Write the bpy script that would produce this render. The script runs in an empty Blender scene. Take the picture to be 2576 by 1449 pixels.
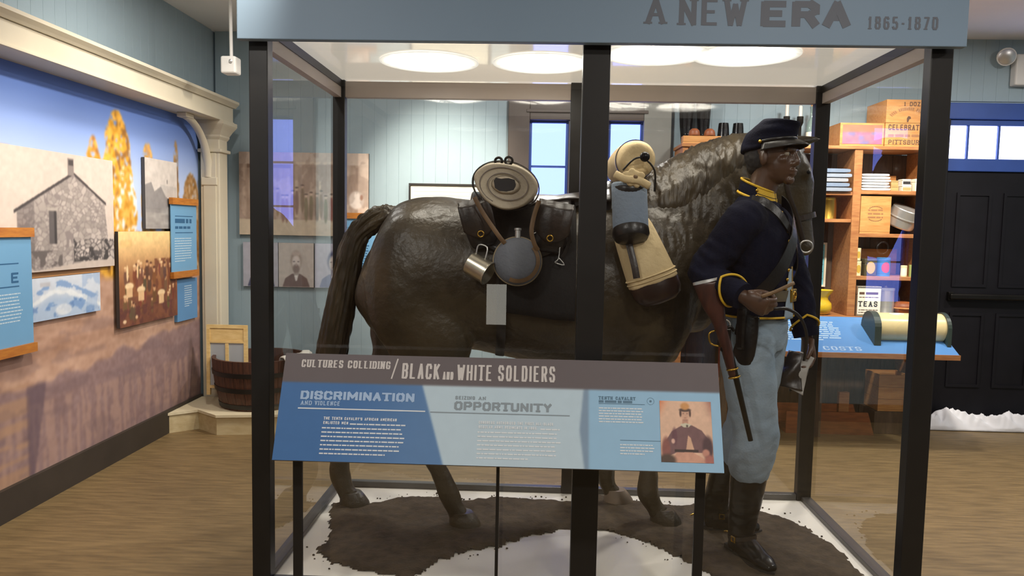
import bpy, bmesh, math, random
import numpy as np
from mathutils import Vector, Matrix, noise as mnoise

random.seed(7); np.random.seed(7)
scene = bpy.context.scene
COL = scene.collection

# ------------------------------------------------------------------ camera
F_PX, YAW, PITCH, ROLL = 1920.0, 0.0331, 0.0775, 0.0191
def make_camera():
    cy, sy = math.cos(YAW), math.sin(YAW)
    f = Vector((-sy, cy, 0)); r = Vector((cy, sy, 0)); u = Vector((0, 0, 1))
    f2 = f*math.cos(PITCH) - u*math.sin(PITCH); u2 = u*math.cos(PITCH) + f*math.sin(PITCH)
    r3 = r*math.cos(ROLL) + u2*math.sin(ROLL); u3 = u2*math.cos(ROLL) - r*math.sin(ROLL)
    cd = bpy.data.cameras.new('camera'); cam = bpy.data.objects.new('camera', cd)
    COL.objects.link(cam)
    m = Matrix((r3, u3, -f2)).transposed().to_4x4(); m.translation = (0, 0, 1.46)
    cam.matrix_world = m
    cd.sensor_width = 36; cd.sensor_fit = 'HORIZONTAL'; cd.lens = F_PX/2576*36
    cd.clip_start = .02
    scene.camera = cam
make_camera()

# ------------------------------------------------------------------ world, exposure
w = bpy.data.worlds.new('world'); scene.world = w; w.use_nodes = True
w.node_tree.nodes['Background'].inputs[0].default_value = (.75, .85, 1, 1)
w.node_tree.nodes['Background'].inputs[1].default_value = .35
vs = scene.view_settings
vs.view_transform = 'Standard'; vs.look = 'None'; vs.gamma = 1; vs.exposure = 0.38
vs.use_curve_mapping = False

# ------------------------------------------------------------------ room lights (added ambient fill lamps, and spots)
def light(name, kind, loc, energy, color, aim=None, **kw):
    d = bpy.data.lights.new(name, kind); d.energy = energy; d.color = color
    for k, v in kw.items(): setattr(d, k, v)
    o = bpy.data.objects.new(name, d); COL.objects.link(o); o.location = loc
    if aim is not None:
        o.rotation_euler = (Vector(aim)-Vector(loc)).to_track_quat('-Z', 'Y').to_euler()
    return o
WARM = (1.0, .89, .74)
NEUT = (1.0, .95, .89)
FILL_LAMPS = [(-1.4, 1.0), (1.2, 1.0), (3.4, 1.6), (3.6, 4.3), (-1.2, -1.2), (1.6, -1.2), (.2, 4.75), (1.9, 4.75), (-1.75, 4.2)]  # unseen lamps added to raise the ambient light
for x, y in FILL_LAMPS:
    light('ambient_fill_light', 'AREA', (x, y, 2.915), 23 if y < 3 else (12 if x < -1.5 else 30), NEUT, (x, y, 0), shape='DISK', size=.22)
SPOTS = [((-.75, 3.3, 2.86), (-2.56, 4.1, 1.2), 150, 1.15), ((-.75, 4.6, 2.86), (-2.56, 5.0, 1.15), 100, 1.1),
         ((-.85, 4.45, 2.86), (-.72, 6.0, 1.62), 290, .9), ((2.0, 4.2, 2.86), (2.4, 6.0, 1.35), 260, 1.0),
         ((-.75, 2.3, 2.86), (-2.56, 3.2, .9), 120, 1.15)]
for loc, aim, e, ang in SPOTS:
    light('track_spot_light', 'SPOT', loc, e, WARM, aim, spot_size=ang, spot_blend=1.0, shadow_soft_size=.05)

# ------------------------------------------------------------------ materials
def lin(c):
    return tuple((v/255/12.92 if v/255 <= .04045 else ((v/255+.055)/1.055)**2.4) for v in c)
def nd(nt, t, **kw):
    n = nt.nodes.new(t)
    for k, v in kw.items(): setattr(n, k, v)
    return n
def mat(name, rgb, rough=.6, metal=0., var=.0, scale=6., stretch=(1, 1, 1), bump=0., bscale=None, bstretch=None, rgb2=None, spec=.5, coat=0.):
    m = bpy.data.materials.new(name); m.use_nodes = True
    nt = m.node_tree; b = nt.nodes['Principled BSDF']
    c = lin(rgb)
    b.inputs['Base Color'].default_value = (*c, 1)
    b.inputs['Roughness'].default_value = rough; b.inputs['Metallic'].default_value = metal
    b.inputs['Specular IOR Level'].default_value = spec
    b.inputs['Coat Weight'].default_value = coat
    tc = nd(nt, 'ShaderNodeTexCoord')
    if var > 0 or rgb2:
        mp = nd(nt, 'ShaderNodeMapping'); mp.inputs['Scale'].default_value = stretch
        nz = nd(nt, 'ShaderNodeTexNoise'); nz.inputs['Scale'].default_value = scale; nz.inputs['Detail'].default_value = 5
        rp = nd(nt, 'ShaderNodeValToRGB')
        c2 = lin(rgb2) if rgb2 else tuple(min(1, v*(1+var)) for v in c)
        c1 = c if rgb2 else tuple(v*(1-var) for v in c)
        rp.color_ramp.elements[0].position = .32; rp.color_ramp.elements[1].position = .68
        rp.color_ramp.elements[0].color = (*c1, 1); rp.color_ramp.elements[1].color = (*c2, 1)
        nt.links.new(tc.outputs['Object'], mp.inputs[0]); nt.links.new(mp.outputs[0], nz.inputs['Vector'])
        nt.links.new(nz.outputs[0], rp.inputs[0]); nt.links.new(rp.outputs[0], b.inputs['Base Color'])
    if bump > 0:
        mp2 = nd(nt, 'ShaderNodeMapping'); mp2.inputs['Scale'].default_value = bstretch or stretch
        n2 = nd(nt, 'ShaderNodeTexNoise'); n2.inputs['Scale'].default_value = bscale or scale; n2.inputs['Detail'].default_value = 6
        bp = nd(nt, 'ShaderNodeBump'); bp.inputs['Strength'].default_value = bump; bp.inputs['Distance'].default_value = .01
        nt.links.new(tc.outputs['Object'], mp2.inputs[0]); nt.links.new(mp2.outputs[0], n2.inputs['Vector'])
        nt.links.new(n2.outputs[0], bp.inputs['Height']); nt.links.new(bp.outputs[0], b.inputs['Normal'])
    return m
def emit_lin(name, rgb):
    m = emit(name, (255, 255, 255), 1); m.node_tree.nodes['Emission'].inputs[0].default_value = (*rgb, 1); return m
def emit(name, rgb, strength):
    m = bpy.data.materials.new(name); m.use_nodes = True; nt = m.node_tree; nt.nodes.clear()
    e = nd(nt, 'ShaderNodeEmission'); o = nd(nt, 'ShaderNodeOutputMaterial')
    e.inputs[0].default_value = (*lin(rgb), 1); e.inputs[1].default_value = strength
    nt.links.new(e.outputs[0], o.inputs[0]); return m
def glass_mat(name, tint=(1, 1, 1), f0=.045):
    # thin clear pane: transparent + mirror reflection by incidence angle (Schlick)
    m = bpy.data.materials.new(name); m.use_nodes = True; nt = m.node_tree; nt.nodes.clear()
    t = nd(nt, 'ShaderNodeBsdfTransparent'); t.inputs[0].default_value = (*tint, 1)
    g = nd(nt, 'ShaderNodeBsdfGlossy'); g.inputs['Roughness'].default_value = 0
    lw = nd(nt, 'ShaderNodeLayerWeight'); lw.inputs[0].default_value = .5
    p = nd(nt, 'ShaderNodeMath', operation='POWER'); p.inputs[1].default_value = 5
    mu = nd(nt, 'ShaderNodeMath', operation='MULTIPLY_ADD'); mu.inputs[1].default_value = 1-f0; mu.inputs[2].default_value = f0
    mx = nd(nt, 'ShaderNodeMixShader'); o = nd(nt, 'ShaderNodeOutputMaterial')
    nt.links.new(lw.outputs['Facing'], p.inputs[0]); nt.links.new(p.outputs[0], mu.inputs[0])
    nt.links.new(mu.outputs[0], mx.inputs[0]); nt.links.new(t.outputs[0], mx.inputs[1]); nt.links.new(g.outputs[0], mx.inputs[2])
    nt.links.new(mx.outputs[0], o.inputs[0]); return m
def print_mat(name, rough=.55):
    m = bpy.data.materials.new(name); m.use_nodes = True; nt = m.node_tree; b = nt.nodes['Principled BSDF']
    a = nd(nt, 'ShaderNodeAttribute', attribute_name='ink'); nt.links.new(a.outputs['Color'], b.inputs['Base Color'])
    b.inputs['Roughness'].default_value = rough; b.inputs['Specular IOR Level'].default_value = .3
    return m
M = {}
M['print'] = print_mat('printed_surface')
M['wall'] = mat('blue_grey_wall_paint', (154, 173, 182), .75, var=.04, scale=3, bump=.05, bscale=60)
M['ceiling'] = mat('ceiling_paint', (232, 230, 228), .85, var=.03, scale=2)
M['cream'] = mat('cream_trim_paint', (214, 205, 182), .55, var=.04, scale=4, bump=.05, bscale=30)
M['darkbase'] = mat('dark_brown_baseboard', (58, 50, 42), .6, var=.12, scale=5)
M['black'] = mat('black_frame_paint', (26, 24, 23), .42, var=.15, scale=8)
M['grey_metal'] = mat('grey_metal_rail', (92, 90, 88), .4, .5, var=.1)
M['white_deck'] = mat('white_plinth_deck', (234, 228, 216), .5, var=.03, scale=3)
M['plinth'] = mat('plinth_side', (60, 56, 54), .5, var=.1)
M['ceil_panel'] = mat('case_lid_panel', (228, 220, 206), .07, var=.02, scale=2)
M['lidrail'] = mat('lid_rail_taupe', (188, 178, 172), .5, var=.04)
M['glass'] = glass_mat('case_glass', (.985, .995, .99), .07)
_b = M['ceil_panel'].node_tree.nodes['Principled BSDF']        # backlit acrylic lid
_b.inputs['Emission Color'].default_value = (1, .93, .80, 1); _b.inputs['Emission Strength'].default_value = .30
M['lamp'] = emit('downlight_glow', (255, 246, 230), 19)       # brightness fades towards the rim of each diffuser
_a = nd(M['lamp'].node_tree, 'ShaderNodeAttribute', attribute_name='ink'); M['lamp'].node_tree.links.new(_a.outputs['Color'], M['lamp'].node_tree.nodes['Emission'].inputs[0])
M['header'] = mat('header_grey_blue', (122, 144, 165), .55, var=.03, scale=2)
M['ink_grey'] = mat('grey_lettering', (98, 103, 113), .6)
M['wood'] = mat('pine_shelf_wood', (176, 122, 72), .55, scale=5, stretch=(2, 14, 14), rgb2=(150, 94, 52), bump=.1, bscale=12)
M['wood_light'] = mat('light_crate_wood', (205, 150, 88), .55, scale=5, stretch=(2, 12, 12), rgb2=(186, 124, 66), bump=.1, bscale=12)
M['wood_dark'] = mat('dark_board_wood', (88, 68, 52), .65, scale=4, stretch=(12, 12, 2), rgb2=(64, 48, 38), bump=.15, bscale=10)
M['wood_red'] = mat('reddish_wood', (150, 82, 38), .5, scale=5, stretch=(2, 10, 10), rgb2=(118, 60, 28))
M['rail_wood'] = mat('honey_oak_rail', (196, 128, 48), .45, scale=6, stretch=(2, 2, 14), rgb2=(168, 100, 36))
M['brass'] = mat('brass', (200, 160, 70), .3, 1, var=.1)
M['steel'] = mat('steel', (205, 204, 202), .33, .75, var=.08)
M['tin'] = mat('tinned_metal', (204, 198, 182), .3, .9, var=.1, scale=10)
M['darkiron'] = mat('dark_iron', (40, 38, 36), .35, .8, var=.2)
M['paper'] = mat('cream_paper', (232, 226, 208), .7, var=.03)
M['ink'] = mat('black_ink', (38, 36, 38), .7)
M['white'] = mat('white_plastic', (222, 220, 214), .5, var=.02)

# ------------------------------------------------------------------ geometry helpers
def wloc(o):
    v = Vector((0, 0, 0))
    while o is not None:
        v = v + Vector(o.location); o = o.parent
    return v
def setp(o, label=None, cat=None, group=None, kind=None):
    if label: o['label'] = label
    if cat: o['category'] = cat
    if group: o['group'] = group
    if kind: o['kind'] = kind
    return o
def thing(name, loc, label=None, cat=None, group=None, kind=None):
    o = bpy.data.objects.new(name, None); COL.objects.link(o); o.location = loc
    o.empty_display_size = .05
    return setp(o, label, cat, group, kind)
def link(name, me, material, parent=None, keep=False, label=None, cat=None, group=None, kind=None):
    """mesh given in world coordinates -> one object; top-level objects get their origin at the base"""
    o = bpy.data.objects.new(name, me); COL.objects.link(o)
    if material is not None:
        me.materials.clear(); me.materials.append(M[material] if isinstance(material, str) else material)
    if parent is not None:
        off = wloc(parent); o.parent = parent
        me.transform(Matrix.Translation(-off))
    else:
        n = len(me.vertices); a = np.empty(n*3); me.vertices.foreach_get('co', a); a = a.reshape(-1, 3)
        lo, hi = a.min(0), a.max(0)
        base = Vector(((lo[0]+hi[0])/2, (lo[1]+hi[1])/2, lo[2]))
        me.transform(Matrix.Translation(-base)); o.location = base
    return setp(o, label, cat, group, kind)
def share(name, me, loc, parent, rot=(0, 0, 0), scale=(1, 1, 1)):
    o = bpy.data.objects.new(name, me); COL.objects.link(o); o.parent = parent
    o.location = Vector(loc) - wloc(parent); o.rotation_euler = rot; o.scale = scale
    return o

def catmull(pts, sub):
    P = np.array(pts, float); n = len(P)
    if n < 3 or sub < 2: return P
    out = []
    for i in range(n-1):
        p0 = P[max(i-1, 0)]; p1 = P[i]; p2 = P[i+1]; p3 = P[min(i+2, n-1)]
        for k in range(sub):
            t = k/sub
            out.append(.5*((2*p1)+(-p0+p2)*t+(2*p0-5*p1+4*p2-p3)*t*t+(-p0+3*p1-3*p2+p3)*t**3))
    out.append(P[-1]); return np.array(out)

class G:
    def __init__(s): s.v = []; s.f = []
    def add(s, v, f):
        o = len(s.v); s.v += [tuple(map(float, q)) for q in v]; s.f += [tuple(i+o for i in q) for q in f]; return s
    def box(s, x0, x1, y0, y1, z0, z1, R=None, c=None):
        v = [(x, y, z) for z in (z0, z1) for y in (y0, y1) for x in (x0, x1)]
        if R is not None:
            c = Vector(c) if c is not None else Vector(((x0+x1)/2, (y0+y1)/2, (z0+z1)/2))
            v = [tuple(R @ (Vector(q)-c) + c) for q in v]
        return s.add(v, [(0, 2, 3, 1), (4, 5, 7, 6), (0, 1, 5, 4), (1, 3, 7, 5), (3, 2, 6, 7), (2, 0, 4, 6)])
    def cbox(s, x0, x1, y0, y1, z0, z1, b=.006, R=None, c=None):
        bm = bmesh.new(); bmesh.ops.create_cube(bm, size=1)
        for q in bm.verts: q.co = Vector(((x0+x1)/2+q.co.x*(x1-x0), (y0+y1)/2+q.co.y*(y1-y0), (z0+z1)/2+q.co.z*(z1-z0)))
        bmesh.ops.bevel(bm, geom=bm.edges[:], offset=b, segments=2, affect='EDGES', profile=.5)
        bm.verts.index_update()
        v = [q.co.copy() for q in bm.verts]
        if R is not None:
            c = Vector(c) if c is not None else Vector(((x0+x1)/2, (y0+y1)/2, (z0+z1)/2))
            v = [R @ (q-c)+c for q in v]
        s.add(v, [tuple(q.index for q in f.verts) for f in bm.faces]); bm.free(); return s
    def ring_loft(s, rings, cap=True, closed=False):
        n = len(rings[0]); v = [p for r in rings for p in r]; f = []
        m = len(rings)
        for i in range(m if closed else m-1):
            a = i*n; b = ((i+1) % m)*n
            for j in range(n):
                k = (j+1) % n; f.append((a+j, a+k, b+k, b+j))
        if cap and not closed:
            f.append(tuple(range(n-1, -1, -1))); f.append(tuple(range((m-1)*n, m*n)))
        return s.add(v, f)
    def tube(s, path, rad, n=12, side=(0, 1, 0), sub=1, cap=True):
        P = np.array(path, float)
        R_ = np.array([(r if hasattr(r, '__len__') else (r, r)) for r in (rad if hasattr(rad, '__len__') and len(rad) == len(P) else [rad]*len(P))], float)
        if sub > 1 and len(P) > 2:
            Q = catmull(np.hstack([P, R_]), sub); P = Q[:, :3]; R_ = np.maximum(Q[:, 3:], 1e-4)
        rings = []
        for i in range(len(P)):
            t = P[min(i+1, len(P)-1)]-P[max(i-1, 0)]; t = t/(np.linalg.norm(t)+1e-12)
            sd = np.array(side, float); sd = sd-t*np.dot(sd, t)
            if np.linalg.norm(sd) < 1e-3:
                sd = np.cross(t, [1, 0, 0]) if abs(t[0]) < .9 else np.cross(t, [0, 0, 1])
            sd = sd/np.linalg.norm(sd); o = np.cross(t, sd)
            rings.append([tuple(P[i]+R_[i, 0]*math.cos(a)*sd+R_[i, 1]*math.sin(a)*o) for a in np.linspace(0, 2*math.pi, n, endpoint=False)])
        return s.ring_loft(rings, cap)
    def lathe(s, prof, c, axis=(0, 0, 1), n=24, cap=True):
        """prof: list of (radius, height) along axis from c"""
        ax = Vector(axis).normalized(); x = ax.orthogonal().normalized(); y = ax.cross(x)
        rings = [[tuple(Vector(c)+ax*h+(x*math.cos(a)+y*math.sin(a))*r) for a in np.linspace(0, 2*math.pi, n, endpoint=False)] for r, h in prof]
        return s.ring_loft(rings, cap)
    def ell(s, c, r, R=None, nu=16, nv=12):
        v = []; f = []
        for i in range(1, nv):
            th = math.pi*i/nv
            for j in range(nu):
                a = 2*math.pi*j/nu
                q = Vector((r[0]*math.sin(th)*math.cos(a), r[1]*math.sin(th)*math.sin(a), r[2]*math.cos(th)))
                v.append(q)
        top = len(v); v.append(Vector((0, 0, r[2]))); v.append(Vector((0, 0, -r[2])))
        for i in range(nv-2):
            for j in range(nu):
                k = (j+1) % nu; f.append((i*nu+j, (i+1)*nu+j, (i+1)*nu+k, i*nu+k))
        for j in range(nu):
            k = (j+1) % nu; f.append((top, j, k)); f.append((top+1, (nv-2)*nu+k, (nv-2)*nu+j))
        if R is not None: v = [R @ q for q in v]
        return s.add([q+Vector(c) for q in v], f)
    def torus(s, c, R, r, axis=(0, 1, 0), n=24, m=8):
        ax = Vector(axis).normalized(); x = ax.orthogonal().normalized(); y = ax.cross(x); rings = []
        for a in np.linspace(0, 2*math.pi, n, endpoint=False):
            d = x*math.cos(a)+y*math.sin(a)
            rings.append([tuple(Vector(c)+d*(R+r*math.cos(b))+ax*r*math.sin(b)) for b in np.linspace(0, 2*math.pi, m, endpoint=False)])
        return s.ring_loft(rings, closed=True)
    def prism(s, poly, fn, d0, d1):
        """2-D polygon (a,b) extruded d0..d1 through fn(a,b,d)->xyz"""
        n = len(poly); v = [fn(a, b, d0) for a, b in poly]+[fn(a, b, d1) for a, b in poly]
        f = [tuple(range(n-1, -1, -1)), tuple(range(n, 2*n))]+[(i, (i+1) % n, n+(i+1) % n, n+i) for i in range(n)]
        return s.add(v, f)
    def sheet(s, fn, nu, nv, thick=None):
        """grid fn(u,v)->xyz, u,v in 0..1; thick -> second layer fn2"""
        v = [fn(i/nu, j/nv) for j in range(nv+1) for i in range(nu+1)]
        f = [(j*(nu+1)+i, j*(nu+1)+i+1, (j+1)*(nu+1)+i+1, (j+1)*(nu+1)+i) for j in range(nv) for i in range(nu)]
        return s.add(v, f)
    def mesh(s, name='m', smooth=None, fix=True):
        me = bpy.data.meshes.new(name); me.from_pydata(s.v, [], s.f); me.update()
        if fix:
            bm = bmesh.new(); bm.from_mesh(me); bmesh.ops.recalc_face_normals(bm, faces=bm.faces[:]); bm.to_mesh(me); bm.free()
        if smooth is not None:
            me.shade_smooth()
            if smooth < 3: me.set_sharp_from_angle(angle=smooth)
        return me
    def obj(s, name, material, parent=None, smooth=None, **kw):
        return link(name, s.mesh(name, smooth), material, parent, **kw)

def modified(me, mods):
    o = bpy.data.objects.new('tmp', me); COL.objects.link(o)
    for t, kw in mods:
        md = o.modifiers.new('m', t)
        for k, v in kw.items(): setattr(md, k, v)
    dg = bpy.context.evaluated_depsgraph_get()
    r = bpy.data.meshes.new_from_object(o.evaluated_get(dg))
    bpy.data.objects.remove(o); bpy.data.meshes.remove(me)
    return r
def fuse(g, voxel, it=6, factor=.5):
    """melt overlapping closed shapes of g into one continuous skin"""
    me = g.mesh('raw') if isinstance(g, G) else g
    me = modified(me, [('REMESH', dict(mode='VOXEL', voxel_size=voxel)), ('SMOOTH', dict(factor=factor, iterations=it))])
    me.shade_smooth(); return me
def displace(me, fn):
    n = len(me.vertices); co = np.empty(n*3); me.vertices.foreach_get('co', co); co = co.reshape(-1, 3)
    no = np.array([v.normal[:] for v in me.vertices])
    d = np.array([fn(Vector(p), Vector(q)) for p, q in zip(co, no)])
    co = co+no*d[:, None]; me.vertices.foreach_set('co', co.ravel()); me.update(); return me

# ---- value noise for prints
def _hash(ix, iy, s):
    h = (ix*374761393+iy*668265263+s*144665) & 0x7fffffff
    h = ((h ^ (h >> 13))*1274126177) & 0x7fffffff
    return ((h ^ (h >> 16)) & 0xffff)/65535.
def vnoise(x, y, s=0):
    ix = np.floor(x).astype(np.int64); iy = np.floor(y).astype(np.int64); fx = x-ix; fy = y-iy
    fx = fx*fx*(3-2*fx); fy = fy*fy*(3-2*fy)
    a = _hash(ix, iy, s); b = _hash(ix+1, iy, s); c = _hash(ix, iy+1, s); d = _hash(ix+1, iy+1, s)
    return (a*(1-fx)+b*fx)*(1-fy)+(c*(1-fx)+d*fx)*fy
def fbm(x, y, s=0, o=4):
    t = 0; amp = .5; tot = 0
    for i in range(o):
        t = t+amp*vnoise(x*2**i, y*2**i, s+i*17); tot += amp; amp *= .5
    return t/tot
def inpoly(x, y, poly):
    r = np.zeros(x.shape, bool); n = len(poly)
    for i in range(n):
        x1, y1 = poly[i]; x2, y2 = poly[(i+1) % n]
        c = ((y1 > y) != (y2 > y)) & (x < (x2-x1)*(y-y1)/((y2-y1) if y2 != y1 else 1e-9)+x1)
        r ^= c
    return r
def sstep(a, b, x):
    t = np.clip((x-a)/(b-a), 0, 1); return t*t*(3-2*t)
class Pic:
    def __init__(s, x, y, base):
        s.soft = .15; s.x = x; s.y = y; s.c = np.tile(np.array(base, float), (len(x), 1))
    def put(s, mask, col):
        m = np.clip(np.asarray(mask, float), 0, 1)[:, None]; col = np.array(col, float)
        s.c = s.c*(1-m)+(col if col.ndim == 2 else col[None, :])*m; return s
    def poly(s, pts, col, a=1.): return s.put(inpoly(s.x, s.y, pts)*a, col)
    def ell(s, cx, cy, rx, ry, col, a=1., soft=None):
        soft = soft or s.soft; d = np.sqrt(((s.x-cx)/rx)**2+((s.y-cy)/ry)**2); return s.put((1-sstep(1-soft, 1+soft, d))*a, col)
    def rect(s, x0, x1, y0, y1, col, a=1.): return s.put(((s.x > x0) & (s.x < x1) & (s.y > y0) & (s.y < y1))*a, col)
    def grain(s, amt, sc, seed=0):
        n = fbm(s.x*sc, s.y*sc, seed)-.5; s.c = s.c*(1+amt*2*n[:, None]); return s
def print_mesh(name, fn3, a0, a1, b0, b1, cell, paint):
    """flat printed grid; fn3(a,b)->xyz; paint(a,b)->Pic with sRGB 0..255"""
    na = max(2, int(round((a1-a0)/cell))); nb = max(2, int(round((b1-b0)/cell)))
    A, B = np.meshgrid(np.linspace(a0, a1, na+1), np.linspace(b0, b1, nb+1)); A = A.ravel(); B = B.ravel()
    g = G(); g.v = [fn3(a, b) for a, b in zip(A, B)]
    g.f = [(j*(na+1)+i, j*(na+1)+i+1, (j+1)*(na+1)+i+1, (j+1)*(na+1)+i) for j in range(nb) for i in range(na)]
    me = bpy.data.meshes.new(name); me.from_pydata(g.v, [], g.f); me.update()
    c = np.clip(paint(A, B).c, 0, 255)/255.
    c = c.reshape(nb+1, na+1, 3)                       # soften hard edges by one cell
    for ax in (0, 1):
        lo = np.concatenate([c.take([0], ax), c.take(range(c.shape[ax]-1), ax)], ax); hi = np.concatenate([c.take(range(1, c.shape[ax]), ax), c.take([-1], ax)], ax)
        c = .25*lo+.5*c+.25*hi
    c = c.reshape(-1, 3)
    c = np.where(c <= .04045, c/12.92, ((c+.055)/1.055)**2.4)
    at = me.color_attributes.new('ink', 'FLOAT_COLOR', 'POINT')
    at.data.foreach_set('color', np.hstack([c, np.ones((len(c), 1))]).astype(np.float32).ravel())
    return me

# ---- stroke lettering
GL = {
 'A': [[(0, 0), (.5, 1), (1, 0)], [(.2, .34), (.8, .34)]], 'B': [[(0, 0), (0, 1), (.75, 1), (.98, .86), (.98, .66), (.8, .53), (0, .53)], [(.8, .53), (1, .38), (1, .15), (.78, 0), (0, 0)]],
 'C': [[(1, .72), (1, .85), (.78, 1), (.22, 1), (0, .85), (0, .15), (.22, 0), (.78, 0), (1, .15), (1, .28)]], 'D': [[(0, 0), (0, 1), (.72, 1), (1, .8), (1, .2), (.72, 0), (0, 0)]],
 'E': [[(1, 1), (0, 1), (0, 0), (1, 0)], [(0, .52), (.8, .52)]], 'F': [[(1, 1), (0, 1), (0, 0)], [(0, .52), (.8, .52)]],
 'G': [[(1, .75), (1, .85), (.78, 1), (.22, 1), (0, .85), (0, .15), (.22, 0), (.78, 0), (1, .15), (1, .45), (.55, .45)]], 'H': [[(0, 0), (0, 1)], [(1, 0), (1, 1)], [(0, .52), (1, .52)]],
 'I': [[(.5, 0), (.5, 1)]], 'J': [[(1, 1), (1, .15), (.78, 0), (.22, 0), (0, .15), (0, .3)]], 'K': [[(0, 0), (0, 1)], [(1, 1), (.05, .45)], [(.3, .58), (1, 0)]], 'L': [[(0, 1), (0, 0), (1, 0)]],
 'M': [[(0, 0), (0, 1), (.5, .3), (1, 1), (1, 0)]], 'N': [[(0, 0), (0, 1), (1, 0), (1, 1)]], 'O': [[(.25, 1), (.75, 1), (1, .82), (1, .18), (.75, 0), (.25, 0), (0, .18), (0, .82), (.25, 1)]],
 'P': [[(0, 0), (0, 1), (.75, 1), (1, .85), (1, .6), (.75, .45), (0, .45)]], 'R': [[(0, 0), (0, 1), (.75, 1), (1, .85), (1, .62), (.75, .48), (0, .48)], [(.6, .48), (1, 0)]],
 'S': [[(1, .75), (1, .85), (.78, 1), (.22, 1), (0, .85), (0, .66), (.2, .54), (.8, .46), (1, .34), (1, .15), (.78, 0), (.22, 0), (0, .15), (0, .25)]], 'T': [[(.5, .02), (.5, .98)], [(-.25, 1), (1.25, 1)], [(.2, 0), (.8, 0)]],
 'U': [[(0, 1), (0, .15), (.22, 0), (.78, 0), (1, .15), (1, 1)]], 'V': [[(0, 1), (.5, 0), (1, 1)]], 'W': [[(0, 1), (.25, 0), (.5, .8), (.75, 0), (1, 1)]], 'X': [[(0, 0), (1, 1)], [(0, 1), (1, 0)]],
 'Y': [[(0, 1), (.5, .5), (1, 1)], [(.5, .5), (.5, 0)]], 'Z': [[(0, 1), (1, 1), (0, 0), (1, 0)]], '-': [[(.1, .45), (.9, .45)]], '/': [[(0, -.1), (1, 1.1)]], "'": [[(.5, 1), (.5, .75)]], '.': [[(.4, .0), (.6, .0)]],
 '0': [[(.25, 1), (.75, 1), (1, .82), (1, .18), (.75, 0), (.25, 0), (0, .18), (0, .82), (.25, 1)]], '1': [[(.15, .8), (.5, 1), (.5, 0)], [(.15, 0), (.85, 0)]], '5': [[(.95, 1), (.05, 1), (.05, .55), (.7, .58), (1, .42), (1, .15), (.75, 0), (.2, 0), (0, .15)]],
 '6': [[(.95, .85), (.75, 1), (.25, 1), (0, .82), (0, .18), (.25, 0), (.75, 0), (1, .18), (1, .42), (.75, .57), (0, .57)]], '7': [[(0, 1), (1, 1), (.35, 0)]],
 '8': [[(.25, 1), (.75, 1), (.95, .86), (.95, .66), (.75, .53), (.25, .53), (.05, .66), (.05, .86), (.25, 1)], [(.25, .53), (0, .38), (0, .15), (.25, 0), (.75, 0), (1, .15), (1, .38), (.75, .53)]],
}
def letters(g, text, a0, a1, b0, b1, fn, wt=.16, serif=False, vw=None, gap=.35):
    """text fitted into a0..a1 x b0..b1, strokes as flat quads mapped by fn(a,b)"""
    H = b1-b0
    wid = {'I': .35, '1': .7, 'M': 1.25, 'W': 1.3, ' ': .7, '.': .3, "'": .3, '-': .7}
    tot = sum(wid.get(c, 1) for c in text)+gap*(len(text)-1)
    unit = (a1-a0)/tot; x = a0; t = wt*H; tv = (vw or wt)*H
    cnt = [0]
    def quad(p, q, w):
        cnt[0] += 1; dd = (cnt[0] % 14)*4e-5       # overlapping strokes lie at slightly different heights
        dx, dy = q[0]-p[0], q[1]-p[1]; L = math.hypot(dx, dy) or 1e-9; ex, ey = dx/L, dy/L; nx, ny = -ey*w/2, ex*w/2
        k = w*.28
        p = (p[0]-ex*k, p[1]-ey*k); q = (q[0]+ex*k, q[1]+ey*k)
        g.add([fn(p[0]+nx, p[1]+ny, dd), fn(p[0]-nx, p[1]-ny, dd), fn(q[0]-nx, q[1]-ny, dd), fn(q[0]+nx, q[1]+ny, dd)], [(0, 1, 2, 3)])
    for c in text:
        cw = wid.get(c, 1)*unit
        for st in GL.get(c, []):
            S = [(x+t/2+p[0]*(cw-t), b0+tv/2+p[1]*(H-tv)) for p in st]
            for i in range(len(S)-1):
                ver = abs(S[i+1][1]-S[i][1]) > abs(S[i+1][0]-S[i][0])*.6
                quad(S[i], S[i+1], t if ver else tv)
            if serif:
                for k, (e, pr) in enumerate(((0, 1), (len(S)-1, len(S)-2))):
                    if st[e][1] in (0, 1) and abs(S[pr][1]-S[e][1]) > abs(S[pr][0]-S[e][0])*.6:
                        yy = S[e][1]+(-.1*tv if st[e][1] == 0 else .1*tv)
                        quad((S[e][0]-t*.75, yy), (S[e][0]+t*.75, yy), tv*.62)
        x += cw+gap*unit
def textrows(g, a0, a1, rows, fn, h, seed=1, last=.6):
    """rows of unreadably small print: word-long dashes"""
    rnd = random.Random(seed)
    for k, b in enumerate(rows):
        x = a0; end = a0+(a1-a0)*(last if k == len(rows)-1 else rnd.uniform(.93, 1))
        while x < end-h:
            wl = min(rnd.uniform(1.2, 5)*h, end-x)
            g.add([fn(x, b), fn(x+wl, b), fn(x+wl, b+h), fn(x, b+h)], [(0, 1, 2, 3)]); x += wl+h*.55

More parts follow.
